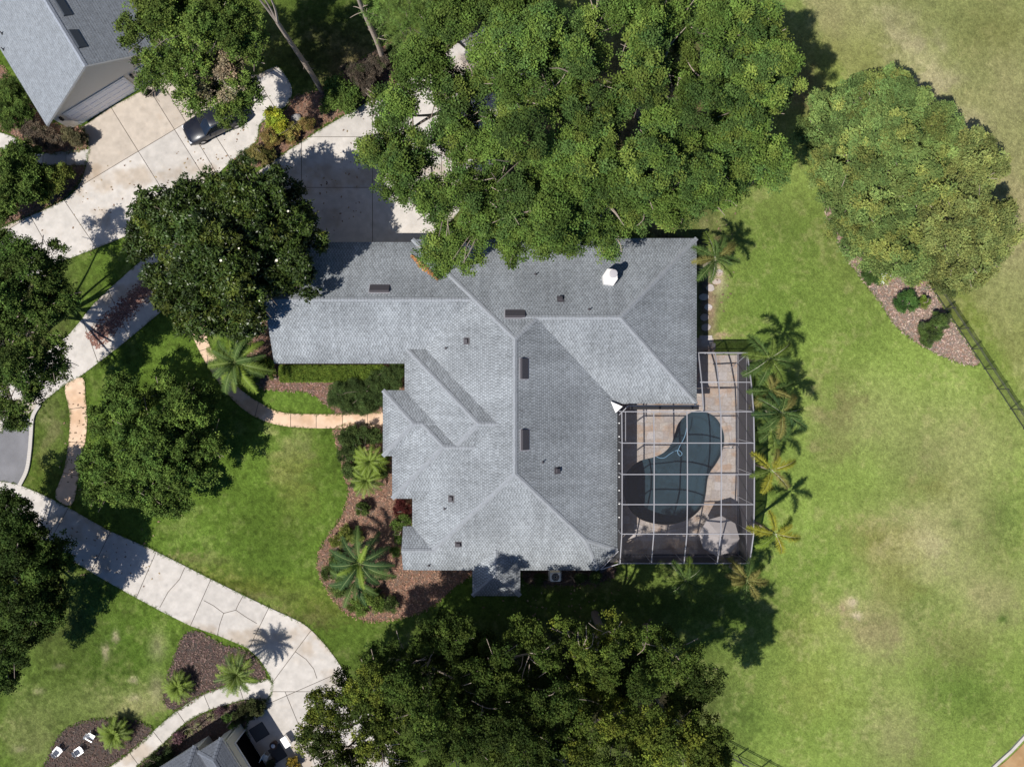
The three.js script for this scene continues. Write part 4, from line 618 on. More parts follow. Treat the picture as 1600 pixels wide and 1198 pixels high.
// the rounded trees by the fence
const round = { group: 'rounded trees by the fence', leaf: SPR.dense, mat: LM, clumpR: 0.3, perClump: 9, clumps: .6, puffR: .66, puffs: 2.7, limbMat: paleBark, twigs: 4 };
tree('broadleaf_tree', 'dense round green tree at the edge of the dry field', 'tree', { ...round, cols: [[0.1, 0.155, 0.045], [0.12, 0.172, 0.048], [0.165, 0.195, 0.05]], base: [1330, 250], lobes: [[1300, 190, 52, 4.8], [1352, 160, 46, 5.5], [1405, 155, 46, 5.5], [1450, 195, 44, 5], [1385, 220, 55, 6], [1325, 245, 55, 5.5], [1465, 235, 36, 4.6], [1275, 205, 32, 4], [1385, 132, 32, 5], [1290, 250, 35, 4]] });
tree('broadleaf_tree', 'rounded green tree between the dense round tree and lawn', 'tree', { ...round, cols: [[0.105, 0.158, 0.045], [0.13, 0.178, 0.05], [0.175, 0.2, 0.05]], base: [1370, 330], lobes: [[1435, 290, 50, 5.5], [1370, 310, 55, 5.5], [1325, 310, 40, 4.3], [1385, 370, 50, 4.8], [1420, 410, 42, 4.2], [1350, 355, 36, 4], [1305, 290, 30, 3.5], [1318, 345, 30, 3.6], [1345, 385, 30, 3.6], [1375, 412, 28, 3.6], [1285, 280, 28, 3.6]] });
tree('broadleaf_tree', 'yellowish olive round tree beside the black fence end', 'tree', { ...round, mat: LDULL, cols: [[0.15, 0.18, 0.055], [0.175, 0.2, 0.058], [0.13, 0.165, 0.052]], base: [1450, 340], lobes: [[1520, 275, 48, 5], [1545, 345, 50, 5], [1485, 350, 55, 5.5], [1480, 415, 46, 4.5], [1538, 400, 36, 4.2], [1500, 225, 36, 4.5], [1535, 250, 25, 4.5], [1520, 435, 26, 3.6]] });
// magnolia with cream flowers
const mag = tree('magnolia_tree', 'dark glossy magnolia dotted with cream flowers over the driveway', 'tree', { leaf: SPR.magnolia, mat: LGLOSS, clumpR: 0.4, perClump: 9, clumps: .85, puffR: .95, puffs: 2.6, cols: [[0.036, 0.06, 0.012], [0.044, 0.07, 0.013], [0.075, 0.098, 0.017]], base: [398, 418], trunk: .3, lobes: [[350, 390, 78, 8.2], [285, 350, 55, 6.8], [245, 325, 40, 6], [240, 380, 40, 5.5], [275, 440, 52, 6], [330, 470, 52, 6], [395, 450, 58, 6.5], [445, 400, 48, 6.5], [450, 345, 42, 6.5], [400, 320, 52, 7.2], [335, 315, 40, 6.5], [385, 275, 28, 6], [435, 285, 26, 6], [300, 490, 30, 5], [380, 500, 28, 5], [470, 370, 34, 6], [465, 425, 34, 6], [300, 310, 36, 6], [370, 300, 34, 6.6], [320, 420, 50, 7], [420, 360, 48, 7], [345, 360, 50, 7.6]] });
{ const petal = new THREE.SphereGeometry(0.07, 8, 5); petal.scale(1, 0.35, 0.55); petal.translate(0.07, 0, 0); const fl = merged([0, 1, 2, 3, 4, 5].map((k) => petal.clone().rotateZ(0.5).rotateY(k * 1.047))), fm = mat(0.82, 0.78, 0.64); seed(4);
  for (const [x, y, h] of [[345, 407, 10.3], [432, 407, 8.8], [373, 388, 10], [330, 348, 8.6], [405, 470, 8.6], [300, 440, 7.8], [450, 330, 8.4], [284, 402, 7.5], [368, 322, 8.5], [234, 350, 6.8]]) { const f = mesh('flower', fl, fm, mag); f.position.copy(at(x, y, h).sub(mag.position)); const s = rr(.45, .85); f.scale.set(s, s, s); f.rotation.y = rnd() * 6; } }
// trees of the upper left
const nw = { ...oak, group: 'oaks standing round the front and side yards', tall: .5, twigR: .14, twigs: 5, leaf: SPR.fine, cols: [[0.077, 0.125, 0.025], [0.098, 0.147, 0.029], [0.125, 0.175, 0.033]], perClump: 9, clumpR: 0.4, clumps: 0.75, puffR: .9, puffs: 2.8 };
tree('oak_tree', 'oak leaning over the grey garage roof and the parked car', 'tree', { ...nw, base: [360, 130], twigs: 8, lobes: [[225, 45, 42, 8.5, .7, .8], [290, 35, 55, 9.5, .7], [350, 45, 58, 10, .7], [395, 75, 38, 9, .7, .8], [255, 95, 40, 8, .7, .8], [300, 105, 42, 8.5, .7, .9], [310, 155, 34, 7, .7, .9], [240, 130, 26, 6.5, .7, .7], [380, 130, 30, 8, .7, .7], [370, 165, 28, 7, .7, .8]] });
tree('oak_tree', 'withered brown-leaved young tree hanging over the parked car', 'tree', { ...nw, cols: [[0.24, 0.19, 0.12], [0.16, 0.15, 0.075], [0.3, 0.25, 0.18]], base: [372, 128], trunk: .12, twigs: 12, lobes: [[345, 112, 40, 8, .6, .32], [365, 90, 24, 8, .6, .2], [330, 140, 26, 7, .6, .4]] });
for (const [b, tip, lab, forks] of [[[503, 142], 16, 'tall bare leaning-looking pine trunk with forked top', 3], [[601, 100], 15, 'bare pine trunk with dead branch stubs beside the driveway', 0]]) {
  const p = at(...b), t = thing('pine_snag', lab, 'tree', p); seed(b[0]);
  mesh('trunk', limb([new V3(0, -.1, 0), new V3(.1, 4, .05), new V3(-.05, 8, -.1), new V3(0, 11, 0), ...(forks ? [] : [new V3(.1, tip, 0)])], 0.21, forks ? 0.13 : 0.1, 9, .1), paleBark, t);
  for (let k = 0; k < forks; k++) mesh('limb', limb([new V3(0, 10.8, 0), new V3(-.3 + k * .35, 12.6, -.25 + k * .12), new V3(-.75 + k * .7, 16, -.5 + k * .2)], 0.1, 0.03, 6), paleBark, t);
  for (let k = 0; k < (forks ? 6 : 16); k++) { const y = rr(forks ? 3 : 4, 10.5), a = rnd() * 6.28, l = rr(.25, forks ? .5 : 1.1); mesh('stub', limb([new V3(0, y, 0), new V3(Math.cos(a) * l * .6, y + .1, Math.sin(a) * l * .6), new V3(Math.cos(a) * l, y + rr(0, .3), Math.sin(a) * l)], 0.035, 0.012, 5), paleBark, t); }
}
// left edge, front yard, lower left
tree('oak_tree', 'oak at the left edge shading the driveway and street', 'tree', { ...nw, base: [62, 520], twigs: 7, lobes: [[55, 425, 56, 7.5, .7], [25, 485, 50, 8, .7], [85, 475, 40, 7.5, .7, .7], [35, 560, 42, 8, .7], [88, 565, 36, 6.5, .7, .8], [20, 630, 36, 6.5, .7], [10, 400, 36, 6, .7, .8], [-10, 480, 50, 8, .7], [-30, 560, 50, 8, .7], [55, 605, 26, 6, .7, .8], [60, 520, 30, 8, .7, .5]], puffs: 3.0, cols: [[0.05, 0.088, 0.017], [0.065, 0.1, 0.02], [0.085, 0.125, 0.025]] });
tree('oak_tree', 'rounded young oak standing in the front lawn', 'tree', { ...nw, base: [270, 680], puffs: 2.9, cols: [[0.07, 0.12, 0.024], [0.084, 0.138, 0.026], [0.11, 0.166, 0.032]], lobes: [[240, 690, 68, 4.4, .7], [182, 655, 48, 3.6, .7], [160, 725, 42, 3.3, .7], [300, 645, 48, 3.6, .7], [290, 730, 48, 3.6, .7], [235, 770, 36, 2.9, .7], [200, 615, 34, 3.2, .7], [335, 690, 32, 3.2, .7], [262, 610, 30, 3.2, .7], [195, 745, 45, 3.6, .7], [270, 785, 24, 2.7, .7], [150, 775, 25, 2.7, .7]] });
tree('oak_tree', 'dark leafy tree at the left edge below the street', 'tree', { ...nw, base: [40, 885], puffs: 3.8, cols: [[0.03, 0.054, 0.01], [0.038, 0.066, 0.012], [0.055, 0.09, 0.016]], lobes: [[40, 900, 58, 5.6, .8], [30, 830, 45, 5.2, .8], [55, 955, 48, 5.2, .8], [15, 1010, 42, 5, .8], [78, 870, 32, 5, .8], [8, 1055, 26, 4.4, .8], [75, 920, 32, 4.8, .8], [10, 800, 36, 5, .8], [-30, 850, 50, 5, .8], [-40, 930, 60, 5.5, .8], [-20, 790, 40, 4.5, .8]] });
// trees along the lower edge
const low = { ...nw, puffR: 1.05, puffs: 2.6, tall: 1.5, yLow: -.7, cols: [[0.044, 0.066, 0.011], [0.064, 0.09, 0.014], [0.116, 0.14, 0.019]] };  // the brightest leaf tone paints sunlit clumps into the crowns
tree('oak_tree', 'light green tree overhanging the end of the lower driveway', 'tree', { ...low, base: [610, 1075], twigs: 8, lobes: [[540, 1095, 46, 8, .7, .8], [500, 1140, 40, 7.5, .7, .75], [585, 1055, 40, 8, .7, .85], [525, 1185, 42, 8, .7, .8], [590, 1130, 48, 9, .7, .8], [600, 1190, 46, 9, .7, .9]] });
tree('oak_tree', 'dark tree casting shade on the lawn below the curved bed', 'tree', { ...low, base: [680, 1010], cols: [[0.028, 0.048, 0.008], [0.036, 0.059, 0.01], [0.056, 0.084, 0.014]], lobes: [[640, 1040, 52, 8.5, .8, .8], [690, 1005, 46, 8, .8, .8], [725, 1070, 52, 9, .8, .8], [660, 1110, 52, 9.5, .8, .8], [600, 1030, 30, 7, .8, .7]] });
tree('oak_tree', 'tall shadowy tree below the small gabled roof end', 'tree', { ...low, base: [790, 1030], cols: [[0.028, 0.048, 0.008], [0.038, 0.059, 0.01], [0.063, 0.091, 0.015]], lobes: [[775, 1035, 46, 8.5, .8, .7], [830, 1020, 42, 8.5, .8, .6], [790, 1110, 54, 10, .8, .75], [850, 1085, 46, 9.5, .8, .7], [735, 1150, 50, 10, .8, .8], [820, 1180, 50, 10.5, .8, .8], [690, 1180, 46, 10, .8, .8], [830, 1060, 60, 4.2, .7], [760, 1090, 60, 4.5, .7], [880, 1110, 60, 4.5, .7], [800, 1150, 70, 5, .7], [700, 1060, 55, 4.2, .7], [740, 1010, 36, 3.6, .7]] });  // low lobes added as understory to keep the crown gaps dark
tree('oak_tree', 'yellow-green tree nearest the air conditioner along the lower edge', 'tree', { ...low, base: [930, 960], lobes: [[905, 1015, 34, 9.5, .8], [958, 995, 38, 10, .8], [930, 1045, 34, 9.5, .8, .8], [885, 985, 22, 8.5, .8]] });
tree('oak_tree', 'dark bushy tree beside the large shadow on the back lawn', 'tree', { ...low, base: [1010, 980], cols: [[0.038, 0.062, 0.011], [0.049, 0.076, 0.013], [0.07, 0.101, 0.017]], lobes: [[1050, 1015, 44, 9.5, .8], [1085, 1065, 40, 9.5, .8, .9], [1015, 1060, 46, 10, .8, .7], [1010, 1000, 26, 8.5, .8, .7]] });
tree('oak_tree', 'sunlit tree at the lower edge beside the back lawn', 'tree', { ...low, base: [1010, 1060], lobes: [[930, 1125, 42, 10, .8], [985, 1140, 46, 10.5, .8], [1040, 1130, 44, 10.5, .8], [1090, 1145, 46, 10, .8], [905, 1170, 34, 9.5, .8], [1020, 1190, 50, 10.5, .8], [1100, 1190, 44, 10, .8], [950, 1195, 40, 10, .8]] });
tree('oak_tree', 'shaded tree at the lower edge left of the sunlit trees', 'tree', { ...low, base: [870, 1080], cols: [[0.025, 0.042, 0.008], [0.035, 0.056, 0.01]], lobes: [[870, 1140, 40, 8.5, .8, .7], [880, 1190, 40, 9, .8, .7], [905, 1085, 34, 8, .8, .6], [960, 1085, 50, 4.5, .7], [1000, 1045, 40, 4, .7], [920, 1050, 40, 4, .7], [870, 1060, 36, 3.6, .7]] });  // leaf tones darkened as shade; low lobes added to darken the gaps
// ---------- shrubs ----------
const shr = { leaf: SPR.shrub, mat: LM, clumpR: 0.18, perClump: 9, clumps: .8, puffR: .42, puffs: 3.2, trunk: 0.05, twigs: 1 };
const GRN = [[0.07, 0.115, 0.024], [0.088, 0.135, 0.028]], DKG = [[0.05, 0.08, 0.024], [0.065, 0.1, 0.028]], BRNL = [[0.1, 0.08, 0.06], [0.13, 0.1, 0.07], [0.075, 0.07, 0.04]], GOLD = [[0.22, 0.2, 0.05], [0.2, 0.14, 0.05], [0.13, 0.14, 0.04]], LIME = [[0.3, 0.32, 0.03], [0.22, 0.28, 0.03]], OLI = [[0.12, 0.15, 0.03], [0.15, 0.17, 0.035]];
function shrub(label, cols, lobes, extra = {}) { return tree(extra.name ?? 'shrub', label, 'shrub', { ...shr, cols, lobes, ...extra }); }
shrub('large green shrub against the left side of the grey garage roof', GRN, [[15, 140, 22, 1.3, .8], [28, 165, 22, 1.3, .8], [15, 185, 22, 1.3, .8], [5, 160, 20, 1.4, .8], [35, 185, 16, 1.1, .8]]);
shrub('clipped brown-green ball shrub under the garage roof corner', BRNL, [[62, 212, 20, .8, .9], [82, 222, 17, .7, .9], [50, 200, 15, .65, .9]]);
shrub('small round brown shrub beside the white garage door', [[0.11, 0.1, 0.05], [0.09, 0.08, 0.045]], [[119, 213, 18, .8, 1]]);
shrub('dark potted ball shrub between the two white garage doors', [[0.018, 0.025, 0.012]], [[231, 145, 7, .5, 1]], { clumpR: .14 });
shrub('tall green shrub clump at the left edge under the side path', GRN, [[20, 262, 24, 2.2, .9], [40, 245, 22, 2, .9], [12, 305, 26, 2.2, .9], [35, 290, 26, 2.2, .9], [55, 270, 18, 1.7, .9], [5, 335, 20, 1.6, .9]], { leaf: SPR.fine, clumpR: .32, perClump: 10 });
shrub('golden-green shrub at the curve of the neighbouring driveway', OLI, [[80, 285, 16, 1.1, .8], [98, 275, 14, 1, .8], [72, 305, 14, 1, .8]], { leaf: SPR.fine, clumpR: .28 });
shrub('yellow croton shrub beside the concrete turning pad', LIME, [[430, 187, 13, .7, .8], [440, 197, 11, .7, .8]], { leaf: SPR.fine, clumpR: .22 });
shrub('rust and gold shrub below the yellow croton', GOLD, [[425, 215, 18, .6, .8], [455, 208, 13, .5, .8], [480, 195, 12, .5, .8]]);
shrub('bronze shrub beside the pale driveway edge near the magnolia', [[0.17, 0.15, 0.05], [0.12, 0.13, 0.035]], [[400, 238, 13, .6, .8], [415, 245, 12, .6, .8]]);
shrub('low grey-green shrub at the end of the planted strip', [[0.075, 0.11, 0.04]], [[388, 248, 11, .5, .8], [380, 242, 8, .4, .8]]);
shrub('bright green shrub in the mulch strip beside the bare pine', GRN, [[530, 140, 17, .9, .8], [520, 160, 13, .7, .8], [540, 160, 14, .7, .8], [548, 145, 12, .7, .8]], { leaf: SPR.fine, clumpR: .28 });
shrub('large purple-brown shrub at the foot of the second pine trunk', [[0.055, 0.045, 0.035], [0.075, 0.06, 0.045], [0.05, 0.06, 0.025]], [[570, 115, 22, 1.1, .8], [590, 105, 20, 1.1, .8], [575, 135, 16, .8, .8], [605, 95, 16, 1, .8], [550, 110, 14, .9, .8]]);
shrub('dark green shrub at the top of the planted strip under the oaks', DKG, [[620, 85, 20, 1, .8], [640, 110, 16, .9, .8]]);
{ const r = thing('boulder', 'small grey boulder in the planted strip beside the golden shrub', 'rock', at(463, 186)); const g = new THREE.IcosahedronGeometry(0.36, 2), p = g.attributes.position; for (let i = 0; i < p.count; i++) { const v = new V3().fromBufferAttribute(p, i), k = 0.8 + 0.4 * vnoise(v.x * 5 + 9, v.z * 5 + v.y * 4); p.setXYZ(i, v.x * k * 1.2, Math.max(-0.05, v.y * k * .7 + .12), v.z * k); } g.computeVertexNormals(); mesh('stone', g, mat(0.3, 0.29, 0.28, { bumpMap: grainBump, bumpScale: 0.02 }), r); }
// beds in front of the house
function hedge(label, x0, y0, x1, y1, h, cols) {
  const a = at(x0, y0, h), b = at(x1, y1, h), t = thing('hedge', label, 'hedge', at((x0 + x1) / 2, (y0 + y1) / 2)), list = [], w = b.x - a.x, d = b.z - a.z; seed(x0);
  const n = Math.round((w * d + 1.2 * h * (w + d)) * 230), o = new THREE.InstancedMesh(SPR.shrub, LM, n);
  for (let i = 0; i < n; i++) { const top = rnd() < w * d / (w * d + 1.2 * h * (w + d)); let x = rr(0, w), z = rr(0, d), y = h + rr(-.12, .07) + 0.1 * (vnoise(x * 3, z * 3) - .5); if (!top) { y = rr(.05, h); if (rnd() < w / (w + d)) z = rnd() < .5 ? rr(-.03, .1) : d - rr(-.03, .1); else x = rnd() < .5 ? rr(-.03, .1) : w - rr(-.03, .1); } M4.compose(new V3(a.x + x - t.position.x, y, a.z + z - t.position.z), Q.setFromEuler(EU.set(rr(-.6, .6), rr(0, 6.3), rr(-.6, .6))), new V3(1, 1, 1).multiplyScalar(rr(.7, 1.1))); o.setMatrixAt(i, M4); const c = pick(cols), k = rr(.6, 1.35); o.setColorAt(i, CO.setRGB(c[0] * k, c[1] * k, c[2] * k)); }
  o.name = 'foliage'; o.userData.kind = 'stuff'; t.add(o); leafCount += n; const G = []; for (let i = 0; i < w / .35; i++) G.push(bar(new V3(-w / 2 + .2 + i * .34, 0, rr(-.1, .1)), new V3(-w / 2 + .2 + i * .34, h * .85, rr(-.2, .2)), .03)); mesh('stem', merged(G), bark, t);
}
hedge('long clipped light green hedge along the south eaves of the garage wing', 437, 572, 597, 595, 0.8, [[0.11, 0.165, 0.024], [0.135, 0.185, 0.027], [0.085, 0.135, 0.02]]);
shrub('short clipped hedge left of the long hedge beside the palm', [[0.09, 0.145, 0.022], [0.11, 0.165, 0.025]], [[415, 570, 13, .55, .8], [395, 580, 13, .55, .8], [425, 580, 9, .5, .8]]);
shrub('dark spreading juniper mass filling the corner beside the entry path', DKG, [[535, 612, 20, .55, .8], [560, 605, 20, .6, .8], [590, 600, 22, .6, .8], [615, 590, 18, .6, .8], [545, 632, 16, .5, .8], [575, 628, 20, .55, .8], [590, 620, 14, .55, .8], [620, 575, 12, .6, .8], [525, 625, 12, .45, .8]], { leaf: SPR.needle, scale: .5, clumps: 1.5, puffs: 4 });
shrub('dark rounded shrub bank below the entry path', [[0.05, 0.08, 0.022], [0.065, 0.095, 0.026]], [[548, 680, 16, .55, .8], [572, 676, 16, .55, .8], [545, 705, 16, .55, .8], [590, 685, 14, .55, .8], [552, 730, 15, .5, .8], [560, 752, 13, .5, .8], [595, 735, 12, .5, .8], [600, 715, 10, .5, .8]]);
shrub('small rounded shrub alone in the mulch below the twin palms', [[0.075, 0.115, 0.026]], [[566, 794, 10, .45, .9]]);
shrub('yellow-green low shrub upper left of the big bed palm', OLI, [[540, 832, 12, .4, .8], [555, 838, 10, .4, .8], [528, 845, 10, .4, .8]]);
shrub('trailing dark shrub along the left side of the big bed palm', [[0.07, 0.11, 0.026], [0.09, 0.13, 0.03]], [[525, 870, 12, .4, .8], [520, 890, 13, .4, .8], [535, 900, 12, .4, .8], [530, 920, 11, .4, .8]]);
shrub('green shrub below the big bed palm at the bed tip', [[0.09, 0.14, 0.026], [0.11, 0.155, 0.03]], [[580, 930, 16, .5, .8], [560, 945, 14, .45, .8], [590, 945, 12, .45, .8]]);
shrub('small grey-green ball shrub near the bed tip', [[0.075, 0.11, 0.03]], [[611, 943, 10, .42, .9]]);
shrub('red-leaved shrub tucked in the notch of the grey roof', [[0.075, 0.018, 0.016], [0.055, 0.02, 0.016]], [[628, 790, 9, .6, .9], [638, 797, 8, .6, .9], [622, 800, 7, .5, .9]]);
shrub('green shrub against the wall left of the lower gable', GRN, [[622, 820, 9, .6, .9], [632, 813, 9, .7, .9], [620, 860, 8, .6, .9], [624, 840, 8, .6, .9]]);
// fence bed
shrub('deep green rounded shrub in the fence-side mulch bed', [[0.05, 0.11, 0.028], [0.065, 0.13, 0.03]], [[1412, 470, 13, .6, .9], [1422, 476, 10, .5, .9], [1408, 480, 8, .5, .9]]);
shrub('small lime shrub touching the deep green rounded shrub', [[0.14, 0.2, 0.03]], [[1441, 471, 9, .45, .9]]);
shrub('flowering shrub with dark twigs in the wide end of the fence bed', [[0.075, 0.12, 0.03], [0.055, 0.075, 0.03]], [[1450, 520, 15, .6, .8], [1468, 508, 14, .7, .8], [1462, 498, 11, .7, .8], [1446, 532, 10, .4, .8]]);
shrub('white flowering shrub at the foot of the round trees', [[0.7, 0.72, 0.7], [0.1, 0.15, 0.04]], [[1376, 434, 8, .5, .8], [1384, 430, 6, .5, .8]]);
shrub('dark green shrub left of the white flowering shrub', [[0.055, 0.1, 0.025]], [[1360, 432, 12, .5, .8], [1352, 420, 10, .6, .8]]);
// lower left walk
for (const [x, y, lab] of [[311, 1133, 'pale grass tuft beside the lower walkway, nearest the garage corner'], [297, 1141, 'pale grass tuft, third from the lower end of the walkway bed'], [278, 1156, 'pale grass tuft beside the grey eaves in the walkway bed'], [262, 1163, 'pale grass tuft at the lower end of the walkway bed'], [331, 1118, 'small grass tuft beside the walkway near the dark shrub']]) grassTuft(x, y, lab);
function grassTuft(x, y, lab) { const t = thing('grass_tuft', lab, 'plant', at(x, y, 0), 0, 'grass tufts along the lower walkway'), G = new Geo(); seed(x); for (let i = 0; i < 60; i++) { const a = rnd() * 6.283, l = rr(.25, .48), d = new V3(Math.cos(a), 0, Math.sin(a)), s = new V3(-d.z, 0, d.x).multiplyScalar(.012), p0 = d.clone().multiplyScalar(.04), p1 = d.clone().multiplyScalar(l * .5).setY(l * .8), p2 = d.clone().multiplyScalar(l).setY(l * rr(.4, .8)); G.tri(p0.clone().add(s), p1, p0.clone().sub(s)); G.tri(p1.clone().add(s), p2, p1.clone().sub(s)); } mesh('blades', G.build(), mat(0.23, 0.25, 0.09, { transmission: .2 }), t); }
shrub('dark shrub beside the lower garage wall and walkway end', [[0.06, 0.075, 0.025], [0.045, 0.05, 0.02]], [[385, 1108, 14, .6, .8], [398, 1103, 12, .6, .8], [375, 1118, 11, .6, .8], [405, 1110, 9, .5, .8]]);
shrub('low green shrub at the corner of the lower garage', [[0.08, 0.14, 0.03]], [[361, 1121, 8, .5, .9], [367, 1128, 7, .5, .9]]);
shrub('dark shrub under the lower-left eaves', [[0.03, 0.045, 0.015]], [[246, 1185, 14, .6, .8], [262, 1180, 10, .6, .8], [235, 1196, 10, .6, .8]]);
shrub('purple-leaved seedling patch between the grass tufts', [[0.11, 0.06, 0.07]], [[280, 1150, 7, .3, .8], [345, 1110, 6, .3, .8]]);
shrub('low dark planting at the back bed under the eaves', DKG, [[905, 903, 9, .4, .8], [930, 900, 8, .4, .8], [845, 902, 8, .35, .8]]);

// ---------- palms ----------
function frondGeo(o) { // one feather frond along +x: a drooping midrib with leaflets
  seed(o.s); const pts = []; for (let i = 0; i <= 8; i++) { const t = i / 8; pts.push(new V3(o.L * (t - 0.12 * t * t * o.droop), o.rise * Math.sin(t * 1.9) * o.L - o.droop * t * t * o.L * 0.55, 0)); }
  const c = new THREE.CatmullRomCurve3(pts), G = new Geo(), n = o.n, up = new V3(0, 1, 0);
  for (let i = 0; i < n; i++) {
    const t = 0.12 + 0.88 * i / n, p = c.getPoint(t), d = c.getTangent(t), side = new V3().crossVectors(d, up).normalize(), nor = new V3().crossVectors(side, d).normalize(), env = Math.pow(Math.sin(Math.PI * clamp(0.1 + t * 0.86, 0, 1)), 0.6);
    for (const s of o.plume ? [-1, 1, -.5, .5] : [-1, 1]) {
      const lift = o.plume ? rr(-.7, 1.3) : rr(.05, .4), l = o.W * env * rr(.4, 1.15), dir = side.clone().multiplyScalar(s).addScaledVector(nor, lift).addScaledVector(d, rr(.35, .75)).normalize(), w = d.clone().multiplyScalar(o.lw * .5), tip = p.clone().addScaledVector(dir, l).addScaledVector(up, -l * rr(.05, .35)), m = p.clone().addScaledVector(dir, l * .5);
      G.tri(p.clone().sub(w), m.clone().add(w), p.clone().add(w)); G.tri(p.clone().sub(w), m.clone().sub(w), m.clone().add(w)); G.tri(m.clone().sub(w), tip, m.clone().add(w));
    }
  }
  const g = G.build(), rib = limb(pts, 0.028 * (o.ribW ?? 1), 0.006, 5); return { leaf: g, rib };
}
const palmRib = mat(0.2, 0.24, 0.08, { roughness: 0.6 }), dryRib = mat(0.42, 0.4, 0.33, { roughness: 0.7 });
const FR = { plume: [1, 2, 3].map((s) => frondGeo({ s, L: 2.3, rise: .24, droop: .8, n: 66, W: 0.6, lw: 0.034, plume: true })), queen: [4, 5, 6].map((s) => frondGeo({ s, L: 2.7, rise: .25, droop: .75, n: 84, W: 0.5, lw: 0.036 })), date: [7, 8, 9].map((s) => frondGeo({ s, L: 1.15, rise: .3, droop: .6, n: 40, W: 0.24, lw: 0.018 })) };
const palmLeaf = (c) => mat(c[0], c[1], c[2], { roughness: 0.65, transmission: 0.2, specularIntensity: 0.15 });
const PL = { green: palmLeaf([0.078, 0.13, 0.035]), mid: palmLeaf([0.12, 0.172, 0.034]), yellow: palmLeaf([0.27, 0.265, 0.035]), lime: palmLeaf([0.19, 0.27, 0.04]), bronze: palmLeaf([0.21, 0.195, 0.06]), dark: palmLeaf([0.045, 0.088, 0.03]) };
// crown centre in photo pixels at height h; fronds: [kind mats]
function palm(label, px, py, h, o) {
  const p = at(px, py, h), base = o.base ? at(...o.base) : p.clone().setY(0), t = thing(o.name ?? 'palm_tree', label, 'palm', base.setY(0), 0, /foxtail/.test(label) ? 'foxtail palms round the pool enclosure' : /pygmy/.test(label) ? 'pygmy palms' : /sago/.test(label) ? 'sago palms in the lower beds' : undefined); seed(px * 3 + py);
  const top = new V3(p.x - base.x, h, p.z - base.z), hh = h - (o.shaft ?? 0.7);
  if (h > 0.7) mesh('trunk', limb([new V3(0, -.05, 0), new V3(top.x * .3, hh * .4, top.z * .3), new V3(top.x * .95, hh, top.z * .95)], o.r ?? 0.13, (o.r ?? 0.13) * .7, 10, .08), o.trunkMat ?? paleBark, t);
  if (h > 0.7) mesh('crownshaft', limb([new V3(top.x * .95, hh - .05, top.z * .95), new V3(top.x * .98, hh + .3, top.z * .98), top], (o.r ?? .13) * .95, 0.05, 10), palmRib, t);
  const n = o.n ?? 9, set = FR[o.set ?? 'plume'], off = o.turn ?? rnd() * 6.28;
  for (let k = 0; k < n; k++) { const f = set[k % 3], g = new THREE.Group(), s = (o.scale ?? 1) * rr(.88, 1.1); g.name = 'frond'; g.position.copy(top); g.rotation.set(0, off + k * (6.283 / n) + rr(-.18, .18), rr(o.tilt?.[0] ?? -.25, o.tilt?.[1] ?? .3), 'YXZ'); g.scale.setScalar(s); t.add(g); mesh('leaflets', f.leaf, PL[o.cols[k % o.cols.length]], g); mesh('midrib', f.rib, o.rib && k % o.rib === 0 ? dryRib : palmRib, g); }
  for (let k = 0; k < (o.inner ?? 2); k++) { const f = set[k % 3], g = new THREE.Group(); g.name = 'frond'; g.position.copy(top); g.rotation.set(0, off + k * 2.4 + 1, rr(.6, 1.0), 'YXZ'); g.scale.setScalar((o.scale ?? 1) * .75); t.add(g); mesh('leaflets', f.leaf, PL[o.core ?? o.cols[0]], g); mesh('midrib', f.rib, palmRib, g); }
  return t;
}
const G1 = 'foxtail';
palm('foxtail palm at the top right corner of the grey roof', 1118, 404, 4.4, { cols: ['green', 'mid', 'green', 'bronze'], n: 9, rib: 5, scale: .92 });
palm('green foxtail palm beside the upper corner of the pool enclosure', 1203, 560, 4.6, { cols: ['mid', 'green', 'green'], n: 8, rib: 4, scale: 1 });
palm('foxtail palm half hidden below the uppermost enclosure palm', 1205, 610, 3.8, { cols: ['bronze', 'mid', 'green'], n: 7, scale: .9 });
palm('dense dark foxtail palm in the middle of the enclosure row', 1222, 645, 4.3, { cols: ['green', 'dark', 'green', 'bronze'], n: 10, rib: 6, scale: .95 });
palm('low foxtail palm squeezed under the dense dark palm', 1206, 672, 3.2, { cols: ['green', 'mid'], n: 7, scale: .8 });
palm('yellow-fronded foxtail palm second from the lower enclosure corner', 1206, 734, 4.4, { cols: ['yellow', 'bronze', 'yellow', 'mid'], n: 6, inner: 1, rib: 5, scale: .82, turn: .25 });
palm('bright yellow foxtail palm beside the lower right enclosure corner', 1212, 834, 5, { cols: ['yellow', 'lime', 'yellow'], n: 6, inner: 1, rib: 5, scale: .88, turn: -.3 });
palm('bronze-tipped foxtail palm just below the enclosure corner', 1167, 906, 4, { cols: ['bronze', 'mid', 'green', 'bronze'], n: 8, scale: .84 });
palm('dark foxtail palm below the bottom wall of the enclosure', 1072, 906, 5.6, { cols: ['green', 'mid'], n: 7, rib: 4, scale: .8, turn: .5 });
palm('feathery palm arching over the curved front walkway', 368, 566, 3.6, { set: 'queen', cols: ['green', 'mid', 'green', 'lime'], n: 18, scale: 1.02, inner: 5, base: [385, 575] });
palm('large dark palm with spreading fronds in the curved bed', 562, 880, 2.6, { set: 'queen', cols: ['dark', 'dark', 'dark', 'green'], core: 'lime', n: 11, scale: 1.06, base: [568, 876], inner: 3, r: .16, trunkMat: bark });
palm('second dark palm below the large bed palm', 556, 905, 1.8, { set: 'queen', cols: ['green', 'dark'], n: 9, scale: .85, base: [560, 903], trunkMat: bark });
palm('upper of two bright green pygmy palms beside the entry', 578, 721, 1.6, { set: 'date', cols: ['lime'], n: 22, scale: 1.3, inner: 8, r: .07, trunkMat: bark });
